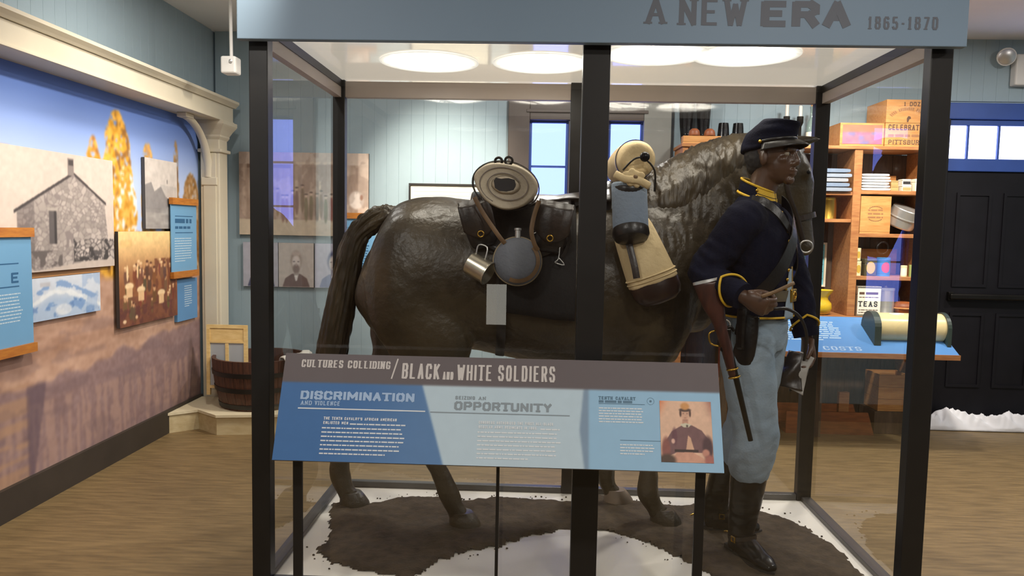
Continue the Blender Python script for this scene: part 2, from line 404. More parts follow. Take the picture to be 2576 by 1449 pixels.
# ================================================================== THE ROOM
XW, YB, ZC = -2.56, 6.0, 2.95
XR_, YN = 5.2, -2.8
def floor_mat():
    m = mat('worn_floor_boards', (110, 91, 60), .5, scale=4, stretch=(1.6, 11, 1), rgb2=(138, 115, 77), bump=.06, bscale=5, bstretch=(1, 24, 1))
    return m
M['floor'] = floor_mat()
o = G().box(XW-.1, XR_, YN, YB+.2, -.06, 0).obj('floor', 'floor', kind='structure')
o = G().box(XW-.1, XR_, YN, YB+.2, ZC, ZC+.08).obj('ceiling', 'ceiling', kind='structure')
wall_left = G().box(XW-.12, XW-.012, YN, YB+.1, 0, ZC).obj('wall_left', 'wall', kind='structure')
G().box(XR_, XR_+.1, YN, YB+.2, 0, ZC).obj('wall_right', 'wall', kind='structure')
wall_near = G().box(XW-.1, XR_, YN-.1, YN, 0, ZC).obj('wall_near', 'wood_dark', kind='structure')
WX0, WX1, WZ0, WZ1 = -.10, .80, .95, 2.31          # window opening
DX0, DX1, DZ1 = 3.06, 4.72, 2.47                   # door opening
g = G()
g.box(XW, WX0, YB+.012, YB+.1, 0, ZC); g.box(WX0, WX1, YB+.012, YB+.1, 0, WZ0); g.box(WX0, WX1, YB+.012, YB+.1, WZ1, ZC)
g.box(WX1, DX0, YB+.012, YB+.1, 0, ZC); g.box(DX0, DX1, YB+.012, YB+.1, DZ1, ZC); g.box(DX1, XR_, YB+.012, YB+.1, 0, ZC)
wall_back = g.obj('wall_back', 'wall', kind='structure')
# bead boards: one mesh per height, shared by the boards of that height
def bead_mesh(name, wdt, h, depth=.012):
    c = .0012
    prof = [(0, depth), (0, c), (c, 0), (wdt-c-.0005, 0), (wdt-.0005, c), (wdt-.0005, depth)]
    me = G().prism(prof, lambda a, b, d: (a, b, d), 0, h).mesh(name); me.materials.append(M['wall']); return me
BW = .0967
full = bead_mesh('board_full', BW, ZC-.001); low = bead_mesh('board_low', BW, WZ0-.05); high = bead_mesh('board_high', BW, ZC-WZ1-.05)
dhigh = bead_mesh('board_door', BW, ZC-DZ1-.02)
x = XW+.005
while x < XR_-.1:
    if x+BW < WX0-.02 or (x > WX1 and x+BW < DX0) or x > DX1: share('board', full, (x, YB, 0), wall_back)
    elif x < WX1: share('board', low, (x, YB, 0), wall_back); share('board', high, (x, YB, WZ1+.05), wall_back)
    else: share('board', dhigh, (x, YB, DZ1+.02), wall_back)
    x += BW
lb = bead_mesh('board_left', BW, ZC-2.38)
y = 1.6
while y < YB-.1:
    share('board', lb, (XW, y, 2.379), wall_left, rot=(0, 0, math.pi/2)); y += BW
G().box(XW-.012, XW+.028, -2.7, 5.66, 0, .16).obj('baseboard_left', 'darkbase', kind='structure')
G().box(XW+.2, DX0-.1, YB-.025, YB, 0, .14).obj('baseboard_back', 'darkbase', kind='structure')

# cornice (entablature) over the mural, with crown, fascia and bed strip
tr = thing('trim_1', (XW, 3, 2.215), kind='structure')
G().prism([(0, 0), (.2, 0), (.2, .118), (0, .118)], lambda a, b, d: (XW+a, d, 2.217+b), 0, 5.86).obj('fascia', 'cream', tr)
G().prism([(0, 0), (.212, 0), (.222, .012), (.24, .03), (.24, .048), (0, .048)], lambda a, b, d: (XW+a, d, 2.337+b), 0, 5.885).obj('crown', 'cream', tr)
G().prism([(.2, 0), (.206, .002), (.206, .012), (.2, .014)], lambda a, b, d: (XW+a, d, 2.217+b), 0, 5.865).obj('bead', 'cream', tr)
# end post with capital, collar and curved bracket
cl = thing('trim_2', (-2.46, 5.74, 0), kind='structure')
G().cbox(-2.53, -2.385, 5.66, 5.81, 0, 2.1, .008).obj('shaft', 'cream', cl)
G().cbox(-2.505, -2.41, 5.652, 5.70, .2, 1.98, .003).obj('panel_strip', 'cream', cl)
G().cbox(-2.545, -2.365, 5.645, 5.825, 1.985, 2.01, .006).obj('collar', 'cream', cl)
def sqring(h, e): return [(-2.4575-.0725-e, 5.735-.075-e, h), (-2.4575+.0725+e, 5.735-.075-e, h), (-2.4575+.0725+e, 5.735+.075+e, h), (-2.4575-.0725-e, 5.735+.075+e, h)]
G().ring_loft([sqring(2.08, 0), sqring(2.10, .012), sqring(2.115, .012), sqring(2.15, .03), sqring(2.18, .05), sqring(2.19, .055), sqring(2.217, .055)]).obj('capital', 'cream', cl)
arc = [(-2.47, 5.66, 1.80)]+[(-2.47, 5.66-.40*(1-math.cos(t)), 1.84+.36*math.sin(t)) for t in np.linspace(.05, 1.5, 10)]
G().tube(arc, [(.03, .02)]*11, n=8, side=(1, 0, 0)).obj('bracket', 'cream', cl, smooth=.8)
G().cbox(-2.505, -2.435, 5.24, 5.36, 2.185, 2.217, .006).obj('bracket_head', 'cream', cl)
G().cbox(-2.52, -2.40, 5.645, 5.67, 1.74, 1.80, .006).obj('bracket_foot', 'cream', cl)

# ---- window in the back wall
M['casing'] = mat('dark_taupe_casing', (74, 64, 58), .55, var=.12, scale=5)
M['blue_spill'] = mat('blue_daylight_spill', (44, 76, 150), .5, var=.1, scale=4)  # blue daylight spill on sashes and door frame, put into their colour
M['daylight'] = emit_lin('daylight_pane', (.62, .85, 3.0))
M['daylight2'] = emit_lin('door_daylight_pane', (2.6, 2.8, 4.2))
win = thing('window_1', (.35, YB, WZ0), kind='structure')
G().cbox(-.25, -.085, YB-.05, YB+.02, .80, 2.46, .006).obj('casing_board', 'casing', win)
G().cbox(.79, 1.0, YB-.05, YB+.02, .80, 2.46, .006).obj('casing_board', mat('grey_green_casing', (122, 122, 116), .6, var=.08), win)
G().cbox(-.085, .79, YB-.045, YB+.02, 2.30, 2.46, .006).obj('head_board', 'casing', win)
G().cbox(-.11, .82, YB-.06, YB-.03, 2.355, 2.38, .004).obj('head_moulding', 'casing', win)
G().cbox(-.28, 1.02, YB-.09, YB+.03, .76, .80, .006).obj('sill', 'casing', win)
G().cbox(.215, .525, YB-.03, YB+.05, .80, 2.30, .006).obj('mullion', 'casing', win)
for xa, xb in ((-.085, .215), (.525, .79)):
    for k in range(4):
        z1 = 2.285-k*.345; z0 = z1-.335
        G().box(xa+.015, xb-.012, YB+.035, YB+.043, z0, z1).obj('pane', 'daylight', win)
    G().cbox(xa, xa+.018, YB+.005, YB+.045, .82, 2.30, .003).obj('sash_stile', 'blue_spill', win)
    G().cbox(xb-.018, xb, YB+.005, YB+.045, .82, 2.30, .003).obj('sash_stile', 'blue_spill', win)
    for k in range(1, 4): G().cbox(xa+.018, xb-.018, YB+.008, YB+.034, 2.2875-k*.345, 2.2875-k*.345+.014, .002).obj('muntin', 'blue_spill', win)
    G().cbox(xa+.018, xb-.018, YB+.005, YB+.045, 2.283, 2.30, .003).obj('sash_rail', 'blue_spill', win)
    G().cbox(xa+.018, xb-.018, YB+.005, YB+.045, .80, .915, .003).obj('sash_rail', 'blue_spill', win)
# grey plaster pier between window and shelves
# ---- double door with transom
M['door'] = mat('near_black_door_paint', (17, 16, 21), .5, var=.2, scale=6, spec=.25)
dr = thing('door_1', (3.9, YB, 0), kind='structure')
G().cbox(DX0, DX0+.035, YB-.05, YB+.05, 0, DZ1, .005).obj('jamb', 'door', dr)
G().cbox(DX1-.035, DX1, YB-.05, YB+.05, 0, DZ1, .005).obj('jamb', 'door', dr)
G().cbox(DX0, DX1, YB-.055, YB+.05, 2.35, DZ1, .005).obj('head_board', 'blue_spill', dr)
G().cbox(DX0+.035, DX1-.035, YB-.03, YB+.03, 2.305, 2.35, .004).obj('transom_rail', 'blue_spill', dr)
G().cbox(DX0+.035, DX1-.035, YB-.04, YB+.04, 1.96, 2.055, .005).obj('transom_bar', 'blue_spill', dr)
px = [3.10, 3.245, 3.475, 3.705, 3.935, 4.165, 4.395, 4.68]
for a, b in zip(px[:-1], px[1:]):
    G().box(a+.008, b-.008, YB+.0, YB+.008, 2.055, 2.305).obj('pane', 'daylight2', dr)
    G().cbox(b-.008, b+.008, YB-.02, YB+.02, 2.055, 2.305, .003).obj('muntin', 'blue_spill', dr)
for a, b in ((DX0+.036, 3.888), (3.892, DX1-.036)):
    lf = G().cbox(a, b, YB-.02, YB+.025, .01, 1.96, .004).obj('door_leaf', 'door', dr)
    for z0, z1 in ((.30, .88), (1.08, 1.80)):
        for c0, c1 in ((a+.09, (a+b)/2-.045), ((a+b)/2+.045, b-.09)):
            q = G()
            q.box(c0, c1, YB-.03, YB-.019, z0, z0+.022); q.box(c0, c1, YB-.03, YB-.019, z1-.022, z1)
            q.box(c0, c0+.022, YB-.03, YB-.019, z0+.022, z1-.022); q.box(c1-.022, c1, YB-.03, YB-.019, z0+.022, z1-.022)
            q.obj('panel_moulding', 'door', lf)
    G().cbox(a+.06, b-.06, YB-.085, YB-.05, .985, 1.03, .01).obj('push_bar', 'darkiron', lf)
    for c in (a+.08, b-.08): G().cbox(c-.02, c+.02, YB-.055, YB-.018, .975, 1.04, .004).obj('bar_bracket', 'darkiron', lf)

# ---- unseen door and glowing pane added behind the viewer to reflect in the glass
d2 = thing('reflection_door', (-.4, YN, 0), kind='structure')
G().cbox(-1.6, .62, YN, YN+.04, 0, 2.1, .005).obj('door_leaf', 'wood_dark', d2)
for x0, x1, z0, z1 in ((-.545, -.33, .42, .86),):
    G().box(x0, x1, YN+.041, YN+.045, z0, z1).obj('pane', emit_lin('added_reflection_pane', (2.4, 2.3, 2.0)), d2)
    for a0, a1, b0, b1 in ((x0-.03, x0, z0-.03, z1+.03), (x1, x1+.03, z0-.03, z1+.03), (x0, x1, z0-.03, z0), (x0, x1, z1, z1+.03)): G().box(a0, a1, YN+.04, YN+.055, b0, b1).obj('pane_frame', 'wood_dark', d2)
# ---- rims of the added fill lamps, then the track and spots
for i, (x, y) in enumerate(FILL_LAMPS):
    t = thing('added_fill_lamp', (x, y, 2.92), 'small round ceiling rim of an added fill lamp outside the picture', 'ceiling lamp', 'added fill lamps')
    G().lathe([(.11, .03), (.14, .03), (.145, 0), (.125, -.003), (.115, .015)], (x, y, 2.92), n=24).obj('rim', 'white', t, smooth=.6)
tk = thing('light_track', (-.85, 3.4, 2.9), 'thin white lighting track along the ceiling facing the mural', 'light track')
G().box(-.77, -.73, 2.0, 5.0, 2.935, 2.95).obj('rail', 'white', tk)
for loc, aim, e, ang in SPOTS:
    d = (Vector(aim)-Vector(loc)).normalized(); c = Vector(loc)-d*.03
    hd = thing('track_spotlight', c, 'small white cylinder spotlight on the ceiling', 'spotlight', 'ceiling spotlights')
    G().lathe([(.03, -.14), (.042, -.13), (.045, -.03), (.045, 0), (.038, 0), (.036, -.04)], c, d, n=20, cap=False).obj('can', 'white', hd, smooth=.6)
    G().tube([tuple(c-d*.09), (c.x-d.x*.09, c.y-d.y*.09, 2.934)], .008, n=8).obj('stem', 'white', hd)

# ================================================================== THE DISPLAY CASE
CX0, CX1, CY0, CY1, ZF, ZL = -1.03, 1.40, 2.70, 3.85, .12, 2.177
case = thing('display_case', (.185, 3.27, 0), 'large glass display case with black posts and a grey blue header sign', 'display case')
G().box(CX0, CX1, CY0, CY1, 0, .1).obj('plinth', 'plinth', case)
G().cbox(CX0+.005, CX1-.005, CY0+.005, CY1-.005, .1, ZF, .004).obj('deck', 'white_deck', case)
for x0, x1 in ((CX0, -.963), (.142, .237), (1.325, CX1)):
    G().cbox(x0, x1, CY0, CY0+.055, ZF, 2.12, .003).obj('front_post', 'black', case)
for x0, x1 in ((CX0, -.97), (.145, .215), (1.33, CX1)):
    G().cbox(x0, x1, CY1-.05, CY1, ZF, ZL, .003).obj('rear_post', 'black', case)
for x0, x1 in ((CX0, CX0+.05), (CX1-.05, CX1)):
    G().cbox(x0, x1, CY0+.055, CY1-.05, ZF, ZF+.022, .003).obj('sill_rail', 'grey_metal', case)
    G().box(x0+.004, x1-.004, CY0+.055, CY1-.05, ZL-.035, ZL).obj('lid_rail', 'black', case)
    G().box(x0+.008, x1-.008, CY0+.055, CY1-.05, ZL-.085, ZL-.035).obj('lid_fascia', 'lidrail', case)
for x0, x1 in ((-.97, .145), (.215, 1.33)):
    G().cbox(x0, x1, CY1-.045, CY1-.005, ZF, ZF+.03, .003).obj('sill_rail', 'grey_metal', case)
    G().cbox(x0, x1, CY1-.045, CY1-.005, ZL-.085, ZL-.006, .002).obj('lid_fascia', 'lidrail', case)
for x0, x1 in ((-.963, .142), (.237, 1.325)):
    G().cbox(x0, x1, CY0+.01, CY0+.045, ZF, ZF+.03, .003).obj('sill_rail', 'grey_metal', case)
for x0, x1, y0, y1 in ((-.963, .142, CY0+.024, CY0+.03), (.237, 1.325, CY0+.024, CY0+.03), (-.97, .145, CY1-.028, CY1-.022), (.215, 1.33, CY1-.028, CY1-.022),
                       (CX0+.022, CX0+.028, CY0+.055, CY1-.05), (CX1-.028, CX1-.022, CY0+.055, CY1-.05)):
    # clear pane: single sheet through the middle of the frame
    if x1-x0 < .1: v = [((x0+x1)/2, a, b) for a, b in ((y0, ZF+.03), (y1, ZF+.03), (y1, 2.1), (y0, 2.1))]
    else: v = [(a, (y0+y1)/2, b) for a, b in ((x0, ZF+.03), (x1, ZF+.03), (x1, 2.1), (x0, 2.1))]
    G().add(v, [(0, 1, 2, 3)]).obj('glass_pane', 'glass', case)
lid = G().box(CX0, CX1, CY0, CY1, ZL+.01, 2.62).obj('lid_box', 'lidrail', case)
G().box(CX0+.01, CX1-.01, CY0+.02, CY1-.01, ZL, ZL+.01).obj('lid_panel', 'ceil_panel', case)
for x, y in ((-.49, 3.37), (.0, 3.37), (.46, 3.17), (.82, 3.17)):
    rr = (.004, .06, .12, .145, .160, .172, .184, .198, .215); gg = (1, 1, 1, .85, .55, .28, .12, .055, .035); n = 40
    rings = [[(x+r*math.cos(a), y+r*math.sin(a), ZL-.004) for a in np.linspace(0, 2*math.pi, n, endpoint=False)] for r in rr]
    me = G().ring_loft(rings).mesh('diffuser', fix=False); at = me.color_attributes.new('ink', 'FLOAT_COLOR', 'POINT')
    at.data.foreach_set('color', np.array([[g_, g_*.93, g_*.80, 1] for g_ in gg for _ in range(n)], np.float32).ravel())
    link('downlight_diffuser', me, 'lamp', case)
hdr = G().cbox(CX0-.02, CX1+.012, CY0-.055, CY0-.02, 2.092, 2.72, .003).obj('header_board', 'header', case)
G().box(CX0+.02, CX1-.02, CY0-.02, CY0, 2.12, 2.62).obj('header_back', 'plinth', case)
hf = lambda a, b, d=0: (a, CY0-.0556-d, b)
for txt, a0, a1, b0, b1, wt, vw, sf, gp in (('A', .344, .412, 2.156, 2.242, .2, .12, True, .3), ('NEW', .456, .681, 2.153, 2.24, .2, .12, True, .28),
                                        ('ERA', .728, 1.025, 2.15, 2.236, .34, .25, False, .12), ('1865-1870', 1.083, 1.313, 2.146, 2.188, .17, .13, True, .45)):
    q = G(); letters(q, txt, a0, a1, b0, b1, hf, wt, sf, vw, gp); q.obj('lettering', 'ink_grey', hdr)

# ---- soil spread on the deck
SOIL = [(-0.965, 3.574), (-0.826, 3.533), (-0.736, 3.61), (-0.65, 3.673), (-0.495, 3.698), (-0.332, 3.656), (-0.178, 3.714), (-0.02, 3.711), (0.177, 3.689), (0.30, 3.77), (0.36, 3.79), (0.44, 3.77), (0.531, 3.703), (0.682, 3.673), (0.804, 3.699), (1.079, 3.643), (1.172, 3.574), (1.245, 3.458), (1.296, 3.305), (1.319, 3.105), (1.308, 2.962), (1.221, 2.83), (0.951, 2.79), (0.758, 2.80), (0.706, 2.917), (0.657, 3.016), (0.623, 3.051), (0.527, 3.16), (0.455, 3.259), (0.39, 3.297), (0.288, 3.343), (0.164, 3.346), (-0.014, 3.243), (-0.146, 3.115), (-0.258, 3.059), (-0.363, 2.975), (-0.424, 2.846), (-0.488, 2.80), (-0.558, 2.822), (-0.626, 2.847), (-0.761, 2.89), (-0.862, 2.992), (-0.887, 3.049), (-0.867, 3.174), (-0.949, 3.445)]
M['soil'] = mat('crumbled_brown_soil', (78, 65, 49), .95, scale=22, rgb2=(58, 47, 35), bump=.6, bscale=90)
def make_soil():
    st = .012; xs = np.arange(-1.0, 1.36, st); ys = np.arange(2.77, 3.82, st)
    X, Y = np.meshgrid(xs, ys); P = np.array(SOIL); x = X.ravel(); y = Y.ravel()
    # signed distance to outline
    ins = inpoly(x, y, SOIL); dmin = np.full(x.shape, 9.)
    for i in range(len(P)):
        a = P[i]; b = P[(i+1) % len(P)]; ab = b-a
        t = np.clip(((x-a[0])*ab[0]+(y-a[1])*ab[1])/(ab@ab), 0, 1)
        dmin = np.minimum(dmin, np.hypot(x-a[0]-t*ab[0], y-a[1]-t*ab[1]))
    sd = np.where(ins, dmin, -dmin)+(fbm(x*30+9, y*30, 3)-.5)*.05
    h = np.clip(sd/.03, -.15, 1)*.012+(fbm(x*9, y*9, 5)-.5)*.016*np.clip(sd/.05, 0, 1)+(fbm(x*55, y*55, 8)-.5)*.008*np.clip(sd/.02, 0, 1)
    keep = sd > -.006; z = ZF+.002+np.maximum(h, -.0015)
    idx = np.where(keep.reshape(X.shape), np.arange(x.size).reshape(X.shape), -1)
    f = []
    for j in range(len(ys)-1):
        for i in range(len(xs)-1):
            q = (idx[j, i], idx[j, i+1], idx[j+1, i+1], idx[j+1, i])
            if min(q) >= 0: f.append(q)
    used = sorted({k for q in f for k in q}); mp = {k: n for n, k in enumerate(used)}
    g = G(); g.v = [(x[k], y[k], z[k]) for k in used]; g.f = [tuple(mp[k] for k in q) for q in f]
    rnd = random.Random(3)
    for _ in range(260):     # loose crumbs along the ragged edge
        a = P[rnd.randrange(len(P))]; cx = a[0]+rnd.gauss(0, .035); cy = a[1]+rnd.gauss(0, .035); r = rnd.uniform(.002, .006)
        if -.96 < cx < 1.31 and 2.78 < cy < 3.78: g.ell((cx, cy, ZF+.001+r*.5), (r, r*.8, r*.6), nu=5, nv=4)
    me = g.mesh('soil', smooth=4, fix=False)
    link('soil_patch', me, 'soil', label='ragged patch of brown soil spread over the white case floor', cat='soil', kind='stuff')
make_soil()

# ================================================================== READING PANEL ON LEGS
PA = np.array([-.874, 2.62, 1.011]); PV = np.array([0, -.4028, -.9153]); PN = np.array([0, -.9153, .4028])
def pf(d): return lambda u, v, e=0: tuple(PA+np.array([u, 0, 0])+PV*(-v)+PN*(d+e))      # v measured upwards (negative downwards)
panel = thing('reading_panel', (-.12, 2.55, 0), 'tilted grey and blue reading panel on thin legs in front of the case', 'info panel')
g = G(); g.prism([(0, 0), (1.5, 0), (1.5, -.368), (0, -.368)], lambda a, b, d: pf(d)(a, b), -.022, 0)
slab = g.obj('panel_slab', mat('panel_edge_grey', (96, 92, 94), .5), panel)
def paint_panel(u, v):
    p = Pic(u, v, (148, 186, 214))
    bx = .487+(-v-.103)/(.362-.103)*(.571-.487)                       # slanted boundary
    e = .0022
    p.put(sstep(1.05+e, 1.05-e, u), (182, 202, 214)); p.put(sstep(bx+e, bx-e, u), (64, 108, 162))
    p.put(sstep(.25, .62, u+(-v)*.35)*sstep(bx+e, bx-e, u)*.5, (116, 144, 178))  # left zone lightens rightwards: print gradient and glare both in this colour
    lft = np.interp(-v, [.1, .24, .368], [1.040, 1.026, 1.042])
    p.put(sstep(lft-e, lft+e, u)*sstep(1.057+e, 1.057-e, u), (128, 150, 172))
    p.put(sstep(-.102-e, -.102+e, v), (98, 90, 92))
    p.grain(.015, 40, 4); return p
link('panel_print', print_mesh('panel_print', pf(.0008), 0, 1.5, -.368, 0, .0036, paint_panel), 'print', slab)
M['panel_white'] = mat('panel_white_ink', (216, 222, 226), .6); M['panel_beige'] = mat('panel_beige_ink', (196, 190, 186), .6)
M['panel_lilac'] = mat('panel_lilac_ink', (158, 184, 216), .6); M['panel_grey'] = mat('panel_grey_ink', (132, 144, 152), .6); M['panel_navy'] = mat('panel_dark_ink', (86, 118, 140), .6)
pt = pf(.0016)
def ptext(txt, a0, a1, vt, vb, m, wt=.2, sf=False, vw=None, gp=.35):
    q = G(); letters(q, txt, a0, a1, -vb, -vt, pt, wt, sf, vw, gp); q.obj('lettering', m, slab)
def pbar(a0, a1, vt, vb, m):
    G().add([pt(a0, -vb), pt(a1, -vb), pt(a1, -vt), pt(a0, -vt)], [(0, 1, 2, 3)]).obj('rule_line', m, slab)
ptext('CULTURES', .060, .206, .022, .049, 'panel_beige', .22, True, .13, .25); ptext('COLLIDING', .222, .371, .022, .049, 'panel_beige', .22, True, .13, .25)
ptext('/', .376, .398, .016, .078, 'panel_beige', .08)
ptext('BLACK', .413, .544, .026, .081, 'panel_beige', .15, False, .11, .30); ptext('AND', .555, .592, .053, .081, 'panel_beige', .2, False, .14, .25)
ptext('WHITE', .604, .725, .026, .082, 'panel_beige', .14, False, .11, .30); ptext('SOLDIERS', .746, .942, .025, .081, 'panel_beige', .14, False, .11, .35)
ptext('DISCRIMINATION', .070, .463, .132, .161, 'panel_lilac', .32, False, .2, .12)
ptext('AND', .074, .112, .166, .181, 'panel_lilac', .2, True); ptext('VIOLENCE', .122, .209, .166, .181, 'panel_lilac', .2, True)
pbar(.066, .503, .190, .194, 'panel_white')
ptext('SEIZING', .603, .670, .136, .148, 'panel_grey', .2, True); ptext('AN', .683, .707, .136, .148, 'panel_grey', .2, True)
ptext('OPPORTUNITY', .601, .932, .155, .184, 'panel_grey', .28, False, .2, .15)
pbar(.520, .993, .192, .1955, 'panel_grey')
ptext('THE TENTH CAVALRY\'S AFRICAN AMERICAN', .159, .408, .219, .229, 'panel_white', .22); ptext('ENLISTED MEN', .159, .244, .234, .244, 'panel_white', .22)
ptext('CONGRESS AUTHORIZED THE FIRST ALL-BLACK', .687, .938, .219, .229, 'panel_white', .22); ptext('REGULAR ARMY REGIMENTS IN 1866.', .687, .885, .234, .244, 'panel_white', .22)
ptext('TENTH CAVALRY', 1.091, 1.215, .124, .135, 'panel_navy', .22, True); pbar(1.091, 1.246, .148, .1497, 'panel_navy')
q = G()
textrows(q, .250, .440, [-.244], pt, .0044, 2, 1.); textrows(q, .156, .440, [-.259-.0142*k for k in range(7)], pt, .0044, 3, .78)
textrows(q, .895, .96, [-.244], pt, .0044, 5, 1.); textrows(q, .684, .965, [-.259-.0142*k for k in range(7)], pt, .0044, 4, .62)
textrows(q, 1.091, 1.243, [-.166-.0092*k for k in range(6)], pt, .0036, 6, .98)
textrows(q, 1.161, 1.279, [-.287-.0098*k for k in range(4)], pt, .0036, 7, .68)
q.obj('body_text', 'panel_white', slab, kind='stuff')
q = G(); textrows(q, 1.091, 1.21, [-.1455], pt, .008, 8, .95); q.obj('body_text', 'panel_navy', slab, kind='stuff')
pbar(1.161, 1.304, .2695, .271, 'panel_navy')
q = G()
for a in np.linspace(0, 2*math.pi, 20, endpoint=False):
    b = a+2*math.pi/20*.62; c = (1.266, -.137)
    q.add([pt(c[0]+r*math.cos(t), c[1]+r*math.sin(t)) for t, r in ((a, .0125), (b, .0125), (b, .011), (a, .011))], [(0, 1, 2, 3)])
q.add([pt(1.266+.004*math.cos(t), -.137+.004*math.sin(t)) for t in np.linspace(0, 6.283, 9)[:-1]], [tuple(range(8))])
q.obj('round_emblem', 'panel_navy', slab, kind='stuff')
def paint_cavalryman(u, v):
    s = (u-1.296)/.172; t = (-v-.134)/.204                            # 0..1 right, 0..1 down
    p = Pic(s, t, (222, 184, 158)); p.soft = .32
    p.put(sstep(.25, -.1, s+t*.6)*.9, (214, 118, 76)); p.put(sstep(.75, 1.15, s-t*.45)*.85, (132, 74, 70))
    p.put(sstep(.8, 1.3, np.hypot(s-.5, t-.35)*1.6)*.4, (170, 120, 104))
    p.poly([(.05, .72), (.22, .5), (.42, .40), (.62, .40), (.80, .48), (.97, .68), (.98, .9), (.80, .84), (.3, .84), (.1, .92)], (122, 92, 92))
    p.ell(.1, .8, .08, .2, (140, 92, 84)); p.ell(.9, .75, .1, .18, (88, 66, 68)); p.ell(.27, .58, .05, .14, (104, 70, 78), .7)
    p.poly([(.53, .56), (.48, .80), (.64, .80), (.58, .6)], (214, 172, 144)); p.ell(.24, .66, .035, .04, (216, 176, 160))
    p.rect(.26, .72, .79, .83, (72, 60, 56)); p.poly([(.22, .95), (.3, .84), (.6, .83), (.8, .92), (.85, 1), (.15, 1)], (206, 156, 134))
    p.ell(.86, .84, .07, .06, (196, 140, 122)); p.ell(.12, .97, .16, .1, (92, 76, 66)); p.ell(.93, .97, .1, .1, (170, 110, 100))
    p.rect(.43, .54, .30, .40, (196, 150, 128)); p.ell(.49, .215, .085, .115, (208, 166, 142)); p.ell(.49, .145, .11, .03, (84, 68, 64))
    p.ell(.49, .085, .085, .06, (206, 150, 96)); p.ell(.40, .2, .02, .06, (92, 70, 64)); p.ell(.585, .2, .02, .06, (92, 70, 64))
    p.ell(.455, .205, .016, .009, (150, 112, 98)); p.ell(.53, .205, .016, .009, (150, 112, 98)); p.ell(.49, .275, .028, .007, (172, 124, 108)); p.ell(.49, .315, .05, .02, (150, 110, 96), .5)
    p.poly([(.38, .385), (.49, .36), (.6, .385), (.55, .43), (.45, .43)], (206, 200, 176)); p.ell(.52, .41, .02, .02, (96, 84, 76))
    p.grain(.06, 14, 3); return p
link('cavalryman_photo', print_mesh('cavalryman_photo', pf(.002), 1.296, 1.468, -.338, -.134, .0012, paint_cavalryman), 'print', slab, label='small tinted portrait photo of a seated soldier')
for a, b in ((.046, .078), (1.425, 1.458)):
    x0, x1 = PA[0]+a, PA[0]+b
    G().cbox(x0, x1, 2.545, 2.56, .005, .84, .002).obj('leg', 'black', panel)
    G().cbox(x0-.02, x1+.02, 2.46, 2.66, 0, .008, .002).obj('foot_plate', 'black', panel)
    G().prism([(2.545, .80), (2.56, .80), (2.60, .93), (2.575, .90)], lambda y, z, d: (d, y, z), x0, x1).obj('bracket', 'black', panel)
G().cbox(PA[0]+.748, PA[0]+.759, 2.545, 2.557, .005, .80, .002).obj('centre_leg', 'black', panel)

# ================================================================== PRINTS ON THE LEFT WALL
def on_left(d):            # wall coordinates: a = world y, b = world z, d = distance from the wall
    return lambda a, b, e=0: (XW+d+e, a, b)
def paint_mural(y, z):
    p = Pic(y, z, (120, 150, 210))
    t = sstep(1.65, 2.25, z)[:, None]
    p.c = np.array([186, 204, 240.])*(1-t)+np.array([92, 124, 200.])*t
    n = fbm(y*7, z*7, 1); n2 = fbm(y*28, z*28, 2); n3 = fbm(y*60, z*60, 12)
    # far hills / shrubs on the left
    p.put(z < 1.82-.05*(y-3.5)+.06*(n-.5)-sstep(3.7, 4.4, y)*.35, (190, 140, 92))
    # autumn trees
    def tree(yc, w0, z0, z1, col, col2, seed, dens=.44):
        half = w0*(.72+.5*fbm(z*9, y*2, seed))*np.sqrt(np.clip((z1-z)/(.9*w0+.05), 0, 1))*(1-.25*sstep(z0, z1, z))
        m = (np.abs(y-yc) < half) & (z > z0) & (fbm(y*38, z*38, seed+1) > dens-.12)
        p.put(m, np.array(col, float)+(fbm(y*46, z*46, seed+2)-.5)[:, None]*110)
        p.put(m & (fbm(y*30, z*22, seed+3) > .6), col2)
    tree(4.58, .20, 1.0, 2.13, (226, 168, 62), (150, 104, 52), 21)
    tree(4.66, .17, 1.0, 1.8, (214, 158, 66), (232, 226, 226), 61)
    tree(4.33, .10, 1.2, 1.95, (222, 158, 62), (170, 116, 60), 31)
    tree(4.94, .10, 1.2, 1.98, (216, 162, 76), (190, 150, 110), 41)
    tree(5.33, .045, 1.2, 2.03, (158, 122, 76), (120, 92, 66), 51)
    tree(5.56, .22, .9, 1.82, (160, 120, 72), (196, 170, 140), 71, .38)
    tree(5.25, .20, .9, 1.6, (172, 128, 72), (206, 196, 190), 91, .38)
    # dry ground
    gr = sstep(1.14+.05*(n-.5), 1.10+.05*(n-.5), z)
    soft = fbm(y*3, z*9, 33)
    p.put(gr, np.array([192, 154, 132.])+(soft-.5)[:, None]*50+(fbm(y*16, z*40, 34)-.5)[:, None]*44+(n3-.5)[:, None]*26)
    # mauve shadow streaks across the slope
    top = .60+.10*sstep(3.7, 5.4, y)+.10*(fbm(y*5, z*0, 8)-.5)+.07*np.maximum(0, np.sin(y*11+1))*fbm(y*13, z*0, 18)
    p.put(sstep(top+.012, top-.012, z)*.72, np.array([132, 110, 116.])+(n3-.5)[:, None]*40)
    grass = (z < .52-.1*(y-3.7)*.2) & (fbm(y*40, z*5, 9) > .50)
    p.put(grass*.55, (186, 152, 136))
    p.put(((y < 3.72) & (z < .64) & (vnoise(y*3, z*34, 6) > .5))*.6, (190, 150, 116))
    p.put(((y > 3.70) & (y < 3.85) & (z < .62) & (z > .62-(3.86-y)*4.2))*.6, (96, 80, 92))
    p.put((fbm(y*3, z*14, 15) > .58)*(z < .95)*.25, (110, 92, 98))
    return p
link('wall_mural', print_mesh('wall_mural', on_left(.004), 1.0, 5.68, .158, 2.217, .0095, paint_mural), 'print',
     label='wall sized autumn landscape mural with yellow trees and blue sky', cat='mural')

